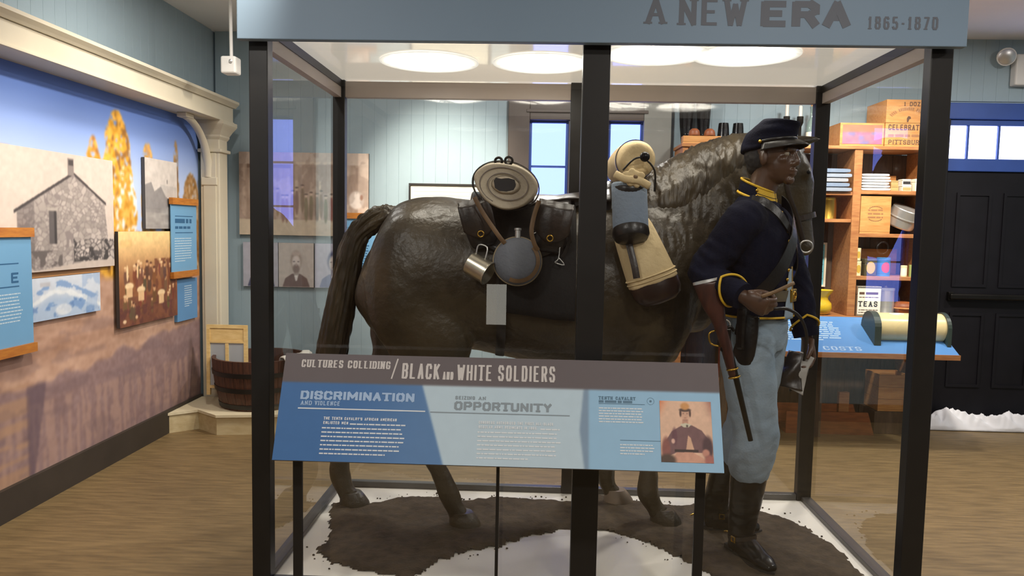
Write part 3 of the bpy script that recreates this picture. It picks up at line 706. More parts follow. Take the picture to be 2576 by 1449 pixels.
M['board_edge'] = mat('dark_board_edge', (70, 66, 64), .6)
def wall_board(name, label, cat, a0, a1, b0, b1, d, cell, paint, edge='board_edge', group=None, thick=.02):
    t = thing(name, (XW+.005, (a0+a1)/2, b0), label, cat, group)
    G().box(XW+.006 if d-thick < .006 else XW+d-thick, XW+d, a0, a1, b0, b1).obj('backing_board', edge, t)
    link('print', print_mesh(name, on_left(d+.001), a0, a1, b0, b1, cell, paint), 'print', t)
    return t
_rng = np.random.RandomState(5)
SX = _rng.uniform(3.55, 4.5, 620); SZ = _rng.uniform(1.18, 1.72, 620)
def cells(y, z):
    d1 = np.full(y.shape, 9.); d2 = d1.copy(); k = np.zeros(y.shape, int)
    for i in range(len(SX)):
        d = np.hypot(y-SX[i], (z-SZ[i])*1.5); c = d < d1
        d2 = np.where(c, d1, np.minimum(d2, d)); k = np.where(c, i, k); d1 = np.where(c, d, d1)
    return d2-d1, k
def paint_house(y, z):
    p = Pic(y, z, (206, 192, 182))
    p.put(z < 1.275, (176, 160, 152)); p.put(z < 1.235+.02*(fbm(y*8, z*8, 3)-.5), (196, 182, 172))
    e, k = cells(y, z); tone = _hash(k, k*3, 5)
    st = np.array([172, 162, 156.])[None, :]*(.86+.22*tone)[:, None]
    st = np.where((e < .004)[:, None], np.array([138, 128, 126.]), st)
    house = inpoly(y, z, [(3.632, 1.505), (4.088, 1.706), (4.385, 1.56), (4.43, 1.25), (3.75, 1.20), (3.63, 1.30)])
    p.put(house, st); p.put(inpoly(y, z, [(3.632, 1.505), (3.762, 1.56), (3.755, 1.2), (3.63, 1.28)])*.45, (96, 88, 88))
    rub = (z < 1.35+.04*(fbm(y*12, z*0, 7)-.5)) & (y > 4.08) & (z > 1.235)
    p.put(rub, np.where((e < .006)[:, None], np.array([96, 90, 90.]), st*1.08)); p.put(rub & (fbm(y*20, z*20, 13) > .62), (70, 66, 66))
    p.put((z < 1.30) & (z > 1.22) & (y < 3.98) & (fbm(y*16, z*16, 23) > .45), (104, 96, 94))
    for a, b in (((3.61, 1.497), (4.09, 1.712)), ((4.088, 1.716), (4.40, 1.557))):
        ty = (y-a[0])/(b[0]-a[0]); zz = a[1]+(b[1]-a[1])*ty
        p.put((ty > 0) & (ty < 1) & (np.abs(z-zz) < .008), (72, 66, 66))
    p.rect(4.045, 4.098, 1.70, 1.79, (136, 126, 122)); p.rect(4.052, 4.092, 1.755, 1.785, (78, 72, 72))
    p.rect(3.876, 3.938, 1.335, 1.508, (98, 92, 92)); p.rect(3.918, 3.938, 1.335, 1.508, (66, 62, 62)); p.rect(3.862, 3.95, 1.508, 1.522, (176, 166, 158))
    p.grain(.05, 40, 9); return p
wall_board('stone_house_photo', 'large grey photo board of a small stone house with a chimney', 'photo board', 3.10, 4.478, 1.195, 1.815, .03, .0042, paint_house)
def paint_barn(y, z):
    p = Pic(y, z, (206, 198, 192))
    p.put(z < 1.60, (170, 164, 160)); p.poly([(4.85, 1.70), (4.93, 1.72), (4.97, 1.66), (5.06, 1.70), (5.14, 1.63), (5.14, 1.52), (4.85, 1.52)], (142, 138, 138))
    p.poly([(5.04, 1.71), (5.28, 1.70), (5.28, 1.62), (5.12, 1.63)], (188, 182, 178)); p.rect(5.13, 5.28, 1.56, 1.62, (128, 124, 124)); p.rect(5.14, 5.15, 1.72, 1.745, (100, 96, 96))
    p.put((z < 1.55)*.5, np.array([150, 146, 144.])+(fbm(y*8, z*40, 4)-.5)[:, None]*80); p.grain(.08, 30, 5); return p
wall_board('farm_building_photo', 'narrow grey photo board of farm sheds beside the yellow tree', 'photo board', 4.85, 5.285, 1.415, 1.873, .03, .0045, paint_barn)
def paint_crowd(y, z):
    p = Pic(y, z, (236, 204, 150))
    t = sstep(1.02, 1.40, z)[:, None]; n = fbm(y*24, z*16, 1)
    p.c = np.array([150, 96, 62.])*(1-t)+np.array([244, 208, 146.])*t
    p.put(sstep(.58, .42, n)*(z < 1.22-.25*sstep(4.9, 4.5, y))*.8, (112, 66, 48)); p.put((z < .99)*.55, (112, 70, 58))
    r = np.random.RandomState(11)
    for k in range(44):
        yc = r.uniform(4.56, 5.22); zc = r.uniform(.92, 1.20); s = r.uniform(.012, .02)
        p.ell(yc, zc-.045, s*1.3, .05, (92+r.randint(44), 62+r.randint(30), 46+r.randint(20)), .9); p.ell(yc, zc, s*.8, s*.9, (206, 158, 116)); p.ell(yc, zc+s, s*1.0, s*.5, (104, 66, 50) if r.rand() < .6 else (232, 196, 150))
    for yc, zc in ((4.62, 1.06), (4.76, 1.03), (5.02, .99)):
        p.ell(yc, zc, .05, .022, (244, 212, 166)); p.rect(yc-.035, yc+.035, zc-.07, zc-.01, (226, 186, 140))
    p.ell(4.60, 1.14, .012, .05, (240, 208, 160)); p.ell(4.72, 1.15, .01, .05, (236, 200, 150))
    p.put((z < .93)*(fbm(y*20, z*20, 6) > .55)*.7, (96, 56, 54)); p.rect(4.53, 4.66, 1.30, 1.345, (226, 186, 122), .6)
    p.ell(4.56, .845, .02, .012, (240, 206, 166)); p.ell(4.70, .86, .015, .012, (230, 190, 150)); p.grain(.08, 40, 7); return p
wall_board('crowd_photo', 'sepia photo board of a crowd with a wagon, tilted edges', 'photo board', 4.505, 5.245, .812, 1.398, .04, .0045, paint_crowd)
def paint_watercolour(y, z):
    p = Pic(y, z, (206, 214, 226)); n = fbm(y*9, z*18, 2)
    wave = 1.02+.05*np.sin((y-3.75)*8)+.05*(n-.5)
    p.put(sstep(.03, -.03, z-wave)*.55, (150, 178, 212)); p.put((n > .55)*(np.abs(z-wave) < .06)*.75, (112, 148, 198)); p.put((fbm(y*20, z*26, 5) > .60)*(z < wave)*.7, (98, 134, 186))
    p.put((np.abs(z-wave-.02) < .012)*.8, (232, 236, 238)); p.ell(3.98, .985, .07, .03, (226, 230, 234), .8); p.put((y > 4.15)*(fbm(y*12, z*12, 8) > .5)*.5, (140, 168, 206))
    p.rect(3.79, 3.87, 1.115, 1.14, (190, 190, 196)); p.grain(.03, 40, 9); return p
wall_board('sea_wave_picture', 'pale blue watercolour print board under the stone house photo', 'picture board', 3.45, 4.322, .943, 1.163, .03, .0045, paint_watercolour)
M['banner'] = mat('banner_blue', (112, 164, 204), .6, var=.03, scale=3)
M['banner_ink'] = mat('banner_dark_ink', (46, 96, 138), .6); M['banner_white'] = mat('banner_pale_ink', (198, 218, 230), .6)
M['card_blue'] = mat('card_blue', (92, 142, 190), .6, var=.03)
def banner(name, label, a0, a1, b0, b1, place, nrm, loc, hr=.045):
    """blue cloth banner held by an oak rail at the top and the bottom; place(a,b,d)"""
    t = thing(name, loc, label, 'info banner')
    G().prism([(a0+.005, b0+.01), (a1-.005, b0+.01), (a1-.005, b1-.01), (a0+.005, b1-.01)], place, .048, .054).obj('banner_sheet', 'banner', t)
    for z0, z1 in ((b0-.01, b0-.01+hr), (b1+.01-hr, b1+.01)):
        G().prism([(a0, z0), (a1, z0), (a1, z1), (a0, z1)], place, .043, .07).obj('rail', 'rail_wood', t)
    return t
lp = lambda a, b, d: (XW+d, a, b)
t = banner('info_banner', 'blue hanging info banner with oak rails at the left picture edge', 3.05, 3.70, .815, 1.41, lp, 0, (XW+.03, 3.4, .805))
lt = lambda a, b, e=0: (XW+.0545+e, a, b)
q = G(); letters(q, 'E', 3.545, 3.60, 1.155, 1.205, lt, .26, True, .2); q.obj('lettering', 'banner_ink', t)
q = G()
for z in (1.245, 1.135): q.add([lt(3.12, z), lt(3.60, z), lt(3.60, z+.006), lt(3.12, z+.006)], [(0, 1, 2, 3)])
q.obj('rule_line', 'banner_ink', t, kind='stuff')
q = G(); textrows(q, 3.12, 3.62, [1.10-.0165*k for k in range(10)], lt, .0055, 5); q.obj('body_text', 'banner_white', t, kind='stuff')
t = banner('info_banner', 'blue hanging info banner with oak rails near the cream post', 5.14, 5.535, 1.083, 1.618, lp, 0, (XW+.03, 5.34, 1.07))
q = G()
for z in (1.50, 1.385): q.add([lt(5.20, z), lt(5.47, z), lt(5.47, z+.006), lt(5.20, z+.006)], [(0, 1, 2, 3)])
q.obj('rule_line', 'banner_ink', t, kind='stuff')
q = G(); textrows(q, 5.20, 5.45, [1.455], lt, .030, 15, 1.); textrows(q, 5.20, 5.43, [1.415], lt, .018, 16, 1.); q.obj('heading_text', 'banner_ink', t, kind='stuff')
q = G(); textrows(q, 5.19, 5.45, [1.345-.0175*k for k in range(10)], lt, .0055, 17); q.obj('body_text', 'banner_white', t, kind='stuff')
t = thing('info_card', (XW+.02, 5.42, .755), 'small blue text card below the banner near the cream post', 'info card')
G().box(XW+.005, XW+.028, 5.27, 5.585, .757, 1.054).obj('card', 'card_blue', t)
ct = lambda a, b, e=0: (XW+.0285+e, a, b)
q = G(); textrows(q, 5.38, 5.50, [1.0-.016*k for k in range(10)], ct, .0055, 19); q.obj('body_text', 'banner_white', t, kind='stuff')

# ================================================================== PRINTS ON THE BACK WALL
def on_back(d): return lambda a, b, e=0: (a, YB-d-e, b)
def back_board(name, label, cat, a0, a1, b0, b1, d, cell, paint, group=None, edge='board_edge'):
    t = thing(name, ((a0+a1)/2, YB-.005, b0), label, cat, group)
    G().box(a0, a1, YB-d, YB-.004, b0, b1).obj('backing_board', edge, t)
    link('print', print_mesh(name, on_back(d+.001), a0, a1, b0, b1, cell, paint), 'print', t); return t
def paint_street(x, z):
    p = Pic(x, z, (196, 178, 164)); n = fbm(x*14, z*9, 3)
    p.put(z < 1.50, (204, 188, 166)); p.put((z > 1.50) & (z < 1.93), np.array([182, 160, 144.])+(fbm(x*34, z*8, 2)-.5)[:, None]*70)
    p.rect(-2.3, -1.95, 1.90, 1.93, (128, 104, 90)); p.rect(-1.93, -1.6, 1.93, 1.95, (214, 194, 174)); p.rect(-1.92, -1.89, 1.52, 1.92, (206, 184, 164)); p.rect(-1.73, -1.71, 1.50, 1.80, (232, 206, 176))
    r = np.random.RandomState(4)
    for k in range(16):
        xc = -2.2+k*.038+r.uniform(-.01, .01); zt = 1.72+r.uniform(-.05, .04)
        p.ell(xc, zt-.10, .016, .10, (110+r.randint(40), 92+r.randint(30), 88), .8); p.ell(xc, zt, .009, .013, (214, 188, 166)); p.ell(xc, zt+.014, .014, .006, (96, 80, 74))
    p.put((x > -1.42)*.7, (236, 214, 198)); p.ell(-1.43, 1.66, .06, .07, (240, 226, 216)); p.ell(-1.39, 1.68, .012, .022, (196, 150, 128)); p.put((n > .55)*(z > 1.5)*.25, (116, 92, 82)); p.grain(.06, 40, 8); return p
back_board('street_photo', 'wide sepia photo board of people outside a timber building', 'photo board', -2.36, -1.335, 1.375, 2.022, .03, .005, paint_street)
def portrait(seed, hair, coat, cast):
    def f0(x0):
        def paint(x, z):
            s = (x-x0)/.29; t = (1.315-z)/.35
            p = Pic(s, t, cast); p.soft = .3; c = np.array(cast, float)
            p.put(sstep(.5, .9, np.hypot(s-.5, t-.45))*.3, c*.82)
            p.poly([(.12, 1), (.2, .80), (.38, .70), (.62, .70), (.80, .80), (.88, 1)], coat); p.poly([(.44, .72), (.56, .72), (.52, .86), (.48, .86)], (226, 222, 220))
            p.rect(.43, .57, .58, .73, c*.86); p.ell(.5, .40, .15, .21, hair); p.ell(.5, .44, .118, .17, (214, 204, 200)); p.ell(.44, .42, .03, .012, (120, 110, 112)); p.ell(.56, .42, .03, .012, (120, 110, 112))
            if seed == 1: p.ell(.5, .58, .095, .10, (140, 126, 122)); p.ell(.5, .24, .12, .05, (188, 174, 166))
            p.ell(.5, .49, .018, .04, (176, 164, 160), .7); p.ell(.5, .545, .04, .008, (140, 110, 108)); p.grain(.06, 12, seed); return p
        return paint
    return f0
for i, (x0, sd, hair, coat, cast, lab) in enumerate(((-2.335, 2, (88, 88, 104), (80, 84, 108), (178, 178, 190), 'portrait print of a dark coated sitter, partly behind the black post'), (-2.055, 1, (150, 136, 126), (118, 100, 98), (196, 188, 182), 'portrait print of a bearded man, middle of the portrait row'), (-1.76, 3, (70, 78, 118), (126, 134, 170), (194, 194, 212), 'bluish portrait print of a sitter with long dark hair'))):
    back_board('portrait_print', lab, 'portrait', x0, x0+.285, .965, 1.315, .025, .004, portrait(sd, hair, coat, cast)(x0), 'row of portrait prints')
bp = lambda a, b, d: (a, YB-d, b)
t = banner('info_banner', 'blue info banner with oak rails on the back wall behind the horse tail', -1.56, -1.27, .99, 1.55, bp, 0, (-1.41, YB-.03, .98))
bt = lambda a, b, e=0: (a, YB-.0545-e, b)
q = G(); textrows(q, -1.53, -1.32, [1.44-.02*k for k in range(18)], bt, .009, 27); q.obj('body_text', 'banner_ink', t, kind='stuff')
t = thing('framed_map', (-.72, YB-.02, 1.2), 'dark framed cream document on the back wall above the horse rump', 'framed picture')
for a0, a1, b0, b1 in ((-1.02, -.40, 1.785, 1.80), (-1.02, -.40, 1.20, 1.215), (-1.02, -1.005, 1.215, 1.785), (-.415, -.40, 1.215, 1.785)):
    G().cbox(a0, a1, YB-.03, YB-.003, b0, b1, .002).obj('frame_bar', 'black', t)
G().box(-1.005, -.415, YB-.016, YB-.004, 1.215, 1.785).obj('sheet', 'paper', t)
q = G(); textrows(q, -.98, -.44, [1.765-.03*k for k in range(18)], lambda a, b, e=0: (a, YB-.0166, b), .0035, 33); q.obj('faint_text', mat('faint_ink', (196, 186, 164), .7), t, kind='stuff')
G().add([(-1.005, YB-.022, 1.215), (-.415, YB-.022, 1.215), (-.415, YB-.022, 1.785), (-1.005, YB-.022, 1.785)], [(0, 1, 2, 3)]).obj('glass_sheet', 'glass', t)

# ---- small fittings
t = thing('ceiling_sensor', (-2.02, 5.0, 2.42), 'white box hanging from the ceiling on a thin rod', 'sensor')
G().tube([(-2.025, 5.0, 2.95), (-2.02, 5.0, 2.5)], .011, n=10).obj('rod', 'white', t, smooth=1)
G().cbox(-2.07, -1.97, 4.94, 5.04, 2.425, 2.535, .012).obj('box', 'white', t)
G().lathe([(.012, 0), (.012, .008), (.004, .012)], (-2.0, 4.94, 2.50), (0, -1, 0), n=12).obj('lens', 'steel', t, smooth=.8)
t = thing('emergency_light', (3.7, YB-.04, 2.6), 'white emergency light box with a round lamp head on the back wall', 'emergency light')
G().cbox(3.53, 3.86, YB-.08, YB-.003, 2.60, 2.83, .012).obj('box', 'white', t)
for cx, ex in ((3.455, 3.53), (3.935, 3.86)):
    d = Vector((-.25 if cx < 3.6 else .25, -.9, -.3))
    hd = G().lathe([(.02, -.05), (.05, -.03), (.064, 0), (.066, .02), (.060, .024)], (cx, YB-.07, 2.81), d, n=20).obj('lamp_head', 'white', t, smooth=.7)
    G().lathe([(.058, .024), (.05, .03), (.01, .034)], (cx, YB-.07, 2.81), d, n=20).obj('lens', 'steel', hd, smooth=.9)
    G().tube([(cx, YB-.05, 2.80), (ex, YB-.04, 2.785)], .012, n=8).obj('arm', 'white', t)

# ---- tub corner
M['stave'] = mat('wet_brown_stave', (92, 58, 42), .5, scale=6, stretch=(12, 12, 2), rgb2=(64, 40, 32), bump=.2, bscale=14)
M['stage'] = mat('beige_stage_board', (206, 190, 150), .6, scale=4, stretch=(2, 8, 8), rgb2=(190, 170, 128))
st = thing('low_stage', (-2.1, 5.5, 0), 'low beige wooden stage in the back left corner', 'stage')
G().prism([(-2.53, 5.12), (-2.38, 5.25), (-2.19, 5.105), (-1.62, 5.20), (-1.62, 5.93), (-2.36, 5.93), (-2.37, 5.64), (-2.53, 5.64)], lambda a, b, d: (a, b, d), .0, .125).obj('riser', 'stage', st)
G().prism([(-2.535, 5.105), (-2.38, 5.235), (-2.19, 5.09), (-1.61, 5.185), (-1.61, 5.935), (-2.355, 5.935), (-2.365, 5.645), (-2.535, 5.645)], lambda a, b, d: (a, b, d), .125, .143).obj('top_board', mat('pale_stage_top', (222, 210, 178), .55, var=.05, stretch=(2, 10, 1)), st)
TX, TY, TZ = -2.02, 5.48, .143
tub = thing('wash_tub', (TX, TY, TZ), 'half barrel wooden wash tub with black iron hoops', 'tub')
NS = 26; R0, R1, TH = .275, .335, .36
def stave_mesh():
    g = G(); a = math.pi/NS*.97
    rings = []
    for k in range(5):
        h = k/4; r = R0+(R1-R0)*h+.012*math.sin(h*math.pi)
        rings.append([(r*math.cos(-a), r*math.sin(-a), h*TH), (r*math.cos(a), r*math.sin(a), h*TH), ((r-.022)*math.cos(a), (r-.022)*math.sin(a), h*TH), ((r-.022)*math.cos(-a), (r-.022)*math.sin(-a), h*TH)])
    me = g.ring_loft(rings).mesh('stave'); me.materials.append(M['stave']); return me
sm = stave_mesh()
for k in range(NS): share('stave', sm, (TX, TY, TZ), tub, rot=(0, 0, 2*math.pi*k/NS))
for h in (.03, .15, .26):
    r = R0+(R1-R0)*h/TH+.012*math.sin(h/TH*math.pi)+.003
    G().lathe([(r-.008, -.016), (r, -.016), (r+.004, .016), (r-.006, .016)], (TX, TY, TZ+h), n=48, cap=False).obj('hoop', 'black', tub, smooth=.7)
G().lathe([(R0-.015, 0), (R0-.015, .015)], (TX, TY, TZ+.02), n=30).obj('bottom', 'stave', tub)
# washboard frame leaning in the tub
M['pale_wood'] = mat('pale_frame_wood', (222, 192, 132), .5, scale=5, stretch=(3, 3, 12), rgb2=(206, 172, 110))
wb = thing('washboard', (-2.2, 5.36, TZ+.05), 'pale wooden washboard frame leaning inside the tub', 'washboard')
def wbf(a, b, d):     # a across, b up along the leaning board, d thickness
    return (-2.22+a+.12*b*.0-b*.09, 5.36+b*.22+d, TZ+.08+b*.95)
for a0, a1, b0, b1 in ((-.15, -.125, 0, .52), (.125, .15, 0, .52)): G().prism([(a0, b0), (a1, b0), (a1, b1), (a0, b1)], wbf, 0, .022).obj('side_rail', 'pale_wood', wb)
G().prism([(-.125, .40), (.125, .40), (.125, .495), (-.125, .495)], wbf, .006, .016).obj('top_panel', 'pale_wood', wb)
for b0, b1 in ((.495, .52), (.385, .40), (.05, .07)): G().prism([(-.125, b0), (.125, b0), (.125, b1), (-.125, b1)], wbf, 0, .022).obj('cross_rail', 'pale_wood', wb)
G().prism([(-.012, .07), (.012, .07), (.012, .385), (-.012, .385)], wbf, .002, .02).obj('centre_bar', 'pale_wood', wb)
for a0, a1 in ((-.125, -.012), (.012, .125)): G().prism([(a0, .07), (a1, .07), (a1, .385), (a0, .385)], wbf, .009, .013).obj('panel', mat('zinc_panel', (176, 184, 188), .35, .4), wb)
# towel folded over the tub rim
g = G()
def towel(u, v, o):
    a = -.75+u*1.15; s = v*2-1; r = R1+ (.012 if s > 0 else -.035)+.008*math.sin(u*23)+o
    if abs(s) < .3: rr = R1-.011+ (s/.3)*.024; h = TH+.018+.008*math.sin(u*17)
    else: rr = R1+(.02 if s > 0 else -.042)+.01*math.sin(u*19+s*3); h = TH+.012-(abs(s)-.3)*.14*(1+.25*math.sin(u*9))
    return (TX+(rr+(o if s > 0 else -o))*math.cos(a), TY+(rr+(o if s > 0 else -o))*math.sin(a)*1, TZ+h+(o if abs(s) < .3 else 0))
M['towel'] = mat('white_cotton_towel', (222, 218, 208), .9, var=.04, bump=.3, bscale=60)
g.sheet(lambda u, v: towel(u, v, .0), 30, 22)
link('towel', modified(g.mesh('towel', smooth=4), [('SOLIDIFY', dict(thickness=.006))]), 'towel', label='white towel hung over the rim of the wash tub', cat='towel')

# ================================================================== SHELVES AND STORE GOODS AT THE BACK RIGHT
SX0, SX1, SY0, SY1 = 1.03, 2.82, 5.62, 5.965
sh = thing('wooden_shelf_unit', (1.92, 5.8, 0), 'tall open wooden shelf unit holding store goods', 'shelf unit')
for x0, x1, z0 in ((SX0, SX0+.04, 0), (2.26, 2.318, .873), (SX1-.04, SX1, 0)):
    G().cbox(x0, x1, SY0, SY1-.014, z0, 2.075, .004).obj('upright', 'wood', sh)
G().cbox(SX0-.01, SX1+.01, SY0-.01, SY1-.014, 2.075, 2.10, .004).obj('top_board', 'wood', sh)
for z in (1.575, 1.77): G().cbox(SX0+.04, 2.26, SY0+.005, SY1-.014, z-.024, z, .003).obj('shelf_board', 'wood', sh)
for z in (1.785, 1.475, 1.165): G().cbox(2.318, SX1-.04, SY0+.005, SY1-.014, z-.028, z, .003).obj('shelf_board', 'wood', sh)
for xa, xb in ((SX0+.04, SX1-.04),):
    G().cbox(xa, xb, SY0-.03, SY1-.014, .845, .873, .003).obj('counter_board', 'wood', sh)
n = 13
for k in range(n):
    a = SX0+.002+(SX1-SX0-.004)*k/n; b = SX0+.002+(SX1-SX0-.004)*(k+1)/n-.003
    G().box(a, b, SY1-.013, SY1-.001, .02, 2.07).obj('back_plank', 'wood_dark', sh)

def crate(name, label, x0, x1, y0, y1, z0, z1, m='wood_light', slats=3, group=None, rot=0):
    c = ((x0+x1)/2, (y0+y1)/2, z0); t = thing(name, c, label, 'crate', group)
    R = Matrix.Rotation(rot, 3, 'Z'); b = .012
    def bx(nm, *q):
        G().box(*q, R=R, c=c).obj(nm, m, t)
    h = (z1-z0)/slats
    bx('bottom_board', x0, x1, y0, y1, z0, z0+b)
    for k in range(slats):
        a0, a1 = z0+h*k+.0015+(b if k == 0 else 0), z0+h*(k+1)-.0015
        bx('front_board', x0, x1, y0, y0+b, a0, a1); bx('back_board', x0, x1, y1-b, y1, a0, a1)
        bx('side_board', x0, x0+b, y0+b, y1-b, a0, a1); bx('side_board', x1-b, x1, y0+b, y1-b, a0, a1)
    return t
M['crate_faint'] = mat('faint_stencil_ink', (150, 104, 66), .7)
M['crate_ink'] = mat('stencil_ink', (92, 66, 52), .7)
def stencil(t, rows, y):
    for txt, a0, a1, b0, b1, wt, sf in rows:
        q = G(); letters(q, txt, a0, a1, b0, b1, lambda a, b, d=0: (a, y-.0006-d, b), wt, sf, None, .3); q.obj('stencil_lettering', 'crate_ink', t)
t = crate('tall_crate', 'tall stencilled wooden crate on top of the shelf unit', 2.465, 2.79, 5.62, 5.95, 2.10, 2.432, slats=2)
stencil(t, [('1 DOZ', 2.585, 2.70, 2.385, 2.415, .18, True), ('CELEBRATED', 2.485, 2.755, 2.215, 2.255, .18, True), ('PITTSBURGH', 2.49, 2.765, 2.115, 2.147, .18, True)], 5.62)
q = G()      # arched line of worn lettering, too faint to read, and one straight line of it
for k in range(22):
    if k in (4, 13): continue
    th = math.radians(142-k*5.0); d_ = math.radians(3.6)
    q.add([(2.625+rr*math.cos(t), 5.6194, 2.235+.8*rr*math.sin(t)) for t, rr in ((th, .150), (th-d_, .150), (th-d_, .178), (th, .178))], [(0, 1, 2, 3)])
textrows(q, 2.485, 2.765, [2.167], lambda a, b, d=0: (a, 5.6194, b), .019, 51, 1.)
q.obj('worn_lettering', 'crate_faint', t, kind='stuff')
G().add([(a, 5.6192, b) for a, b in ((2.612, 2.272), (2.622, 2.272), (2.628, 2.292), (2.64, 2.296), (2.636, 2.312), (2.62, 2.316), (2.61, 2.298))], [tuple(range(7))]).obj('stencil_mark', 'crate_ink', t)
t = crate('label_crate', 'low wooden crate with a faded colour label on the shelf top', 2.15, 2.46, 5.63, 5.93, 2.10, 2.265, slats=1)
def paint_label(x, z):
    p = Pic(x, z, (150, 110, 132)); n = fbm(x*26, z*26, 4)
    p.put(z > 2.20, (158, 112, 92)); p.put((n > .5)*(z < 2.2)*.7, (112, 112, 170)); p.put((fbm(x*18, z*30, 9) > .58)*(z < 2.2)*.7, (190, 96, 130)); p.grain(.08, 40, 2); return p
link('colour_label', print_mesh('colour_label', lambda a, b, e=0: (a, 5.6292-e, b), 2.168, 2.448, 2.115, 2.25, .008, paint_label), 'print', t)
crate('small_crate', 'open pale wooden crate beside the tall black boots', 1.03, 1.30, 5.615, 5.692, 2.10, 2.155, slats=1)
# boots on top
M['boot'] = mat('black_leather', (12, 12, 14), .24, var=.2, scale=14, bump=.08, bscale=40, spec=.22)
def boot_pair(x, y, z, tall, label, group):
    t = thing('tall_boot', (x, y, z), label, 'boot', group)
    g = G(); g.tube([(x, y+.01, z+.02), (x, y+.01, z+.08), (x, y+.02, z+.2), (x, y+.02, z+tall)], [(.035, .045), (.04, .048), (.05, .055), (.058, .062)], n=16, sub=3, side=(1, 0, 0))
    g.tube([(x, y+.04, z+.035), (x, y-.03, z+.045), (x, y-.10, z+.04), (x, y-.15, z+.03)], [(.03, .034), (.036, .042), (.04, .035), (.025, .022)], n=14, sub=3, side=(1, 0, 0))
    link('shaft', fuse(g, .006, 4), 'boot', t)
    G().prism([(x-.034, y+.05), (x+.034, y+.05), (x+.042, y-.10), (x+.02, y-.165), (x-.02, y-.165), (x-.042, y-.10)], lambda a, b, d: (a, b, d), z, z+.012).obj('sole', 'ink', t)
    G().torus((x, y+.02, z+tall), .056, .006, (0, 0, 1)).obj('top_binding', 'boot', t, smooth=3)
boot_pair(1.10, 5.885, 2.10, .40, 'left one of the tall black boots on the shelf unit', 'tall black boots')
boot_pair(1.23, 5.885, 2.10, .40, 'right one of the tall black boots on the shelf unit', 'tall black boots')
for x, lab in ((1.115, 'reddish brown rounded bowl upturned before the left boot'), (1.225, 'reddish brown rounded bowl upturned before the right boot')):
    t = thing('felt_bowl', (x, 5.652, 2.156), lab, 'bowl', 'brown upturned bowls')
    G().lathe([(.038, 0), (.04, .02), (.034, .04), (.02, .052), (.004, .055)], (x, 5.652, 2.156), n=20).obj('crown', 'wood_red', t, smooth=1)
    G().torus((x, 5.652, 2.162), .037, .005, (0, 0, 1)).obj('brim', 'wood_red', t, smooth=3)
for x, lab in ((1.37, 'black tapered leather cup left of its twin on the shelf'), (1.478, 'black tapered leather cup right of its twin on the shelf')):
    t = thing('leather_cup', (x, 5.85, 2.10), lab, 'cup', 'black leather cups')
    G().lathe([(.052, 0), (.05, .005), (.04, .14), (.036, .178), (.031, .178), (.034, .15)], (x, 5.85, 2.10), n=24).obj('body', 'boot', t, smooth=.7)
    G().torus((x, 5.85, 2.108), .05, .005, (0, 0, 1)).obj('rim', 'boot', t, smooth=3)
t = thing('felt_hat', (1.66, 5.85, 2.10), 'dark felt hat on the shelf top behind the soldier cap', 'hat')
G().lathe([(.11, 0), (.115, .008), (.075, .016)], (1.66, 5.85, 2.10), n=28).obj('brim', 'ink', t, smooth=.8)
G().lathe([(.074, .012), (.07, .09), (.055, .125), (.03, .118), (.004, .11)], (1.66, 5.85, 2.10), n=28).obj('crown', 'ink', t, smooth=1)
# candles in holders and a glass bottle
M['wax'] = mat('white_wax', (236, 232, 222), .5)
for x, h, lab in ((1.835, .34, 'tall white candle in a dark holder on the shelf top'), (1.935, .31, 'shorter white candle beside the glass bottle on the shelf top')):
    t = thing('candle', (x, 5.85, 2.10), lab, 'candle', 'white candles')
    G().lathe([(.045, 0), (.045, .012), (.012, .02), (.012, .16), (.024, .19), (.024, .235), (.016, .235)], (x, 5.85, 2.10), n=20).obj('holder', 'darkiron', t, smooth=.7)
    G().lathe([(.013, .20), (.013, h), (.004, h+.008)], (x, 5.85, 2.10), n=14).obj('wax_stick', 'wax', t, smooth=.8)
    G().tube([(x, 5.85, 2.10+h), (x+.002, 5.85, 2.115+h)], .0015, n=6).obj('wick', 'ink', t)
M['bottle'] = mat('green_grey_glass', (120, 140, 136), .08, 0, var=.05, coat=.5)
t = thing('glass_bottle', (2.02, 5.85, 2.10), 'green glass bottle with a long neck on the shelf top', 'bottle')
G().lathe([(.034, 0), (.037, .01), (.037, .15), (.03, .19), (.014, .225), (.012, .29), (.015, .30), (.015, .31), (.01, .31)], (2.02, 5.85, 2.10), n=24).obj('body', 'bottle', t, smooth=.8)
G().lathe([(.0375, .05), (.0375, .12)], (2.02, 5.85, 2.10), n=24, cap=False).obj('paper_label', 'paper', t, smooth=1)
G().lathe([(.009, .30), (.010, .33), (.003, .332)], (2.02, 5.85, 2.10), n=12).obj('cork', 'wood_light', t, smooth=.8)

# folded cloth piles: each folded piece its own thing
def folded(name, label, group, x0, x1, y0, y1, z, h, m, tilt=0., seed=0, cat='cloth'):
    g = G(); prof = []
    nn = 40
    rings = []
    for i in range(9):
        y = y0+(y1-y0)*i/8
        ring = []
        for k in range(28):
            a = 2*math.pi*k/28; ca, sa = math.cos(a), math.sin(a)
            x = (x0+x1)/2+(x1-x0)/2*(abs(ca)**.35)*(1 if ca > 0 else -1); zz = z+h/2+h/2*(abs(sa)**.32)*(1 if sa > 0 else -1)
            nz = mnoise.noise(Vector((x*14, y*14, seed*3.1)))
            sh_ = .82 if i in (0, 8) else 1
            ring.append(((x0+x1)/2+(x-(x0+x1)/2)*(1 if sh_ == 1 else .985), y+.004*mnoise.noise(Vector((x*30, zz*60, seed))), z+h/2+(zz-z-h/2)*sh_*(.94+.06*nz)+tilt*(x-(x0+x1)/2)+.004*mnoise.noise(Vector((x*9, y*9, seed*1.7)))*0))
        rings.append(ring)
    return g.ring_loft(rings).obj(name, m, smooth=.9, label=label, cat=cat, group=group)
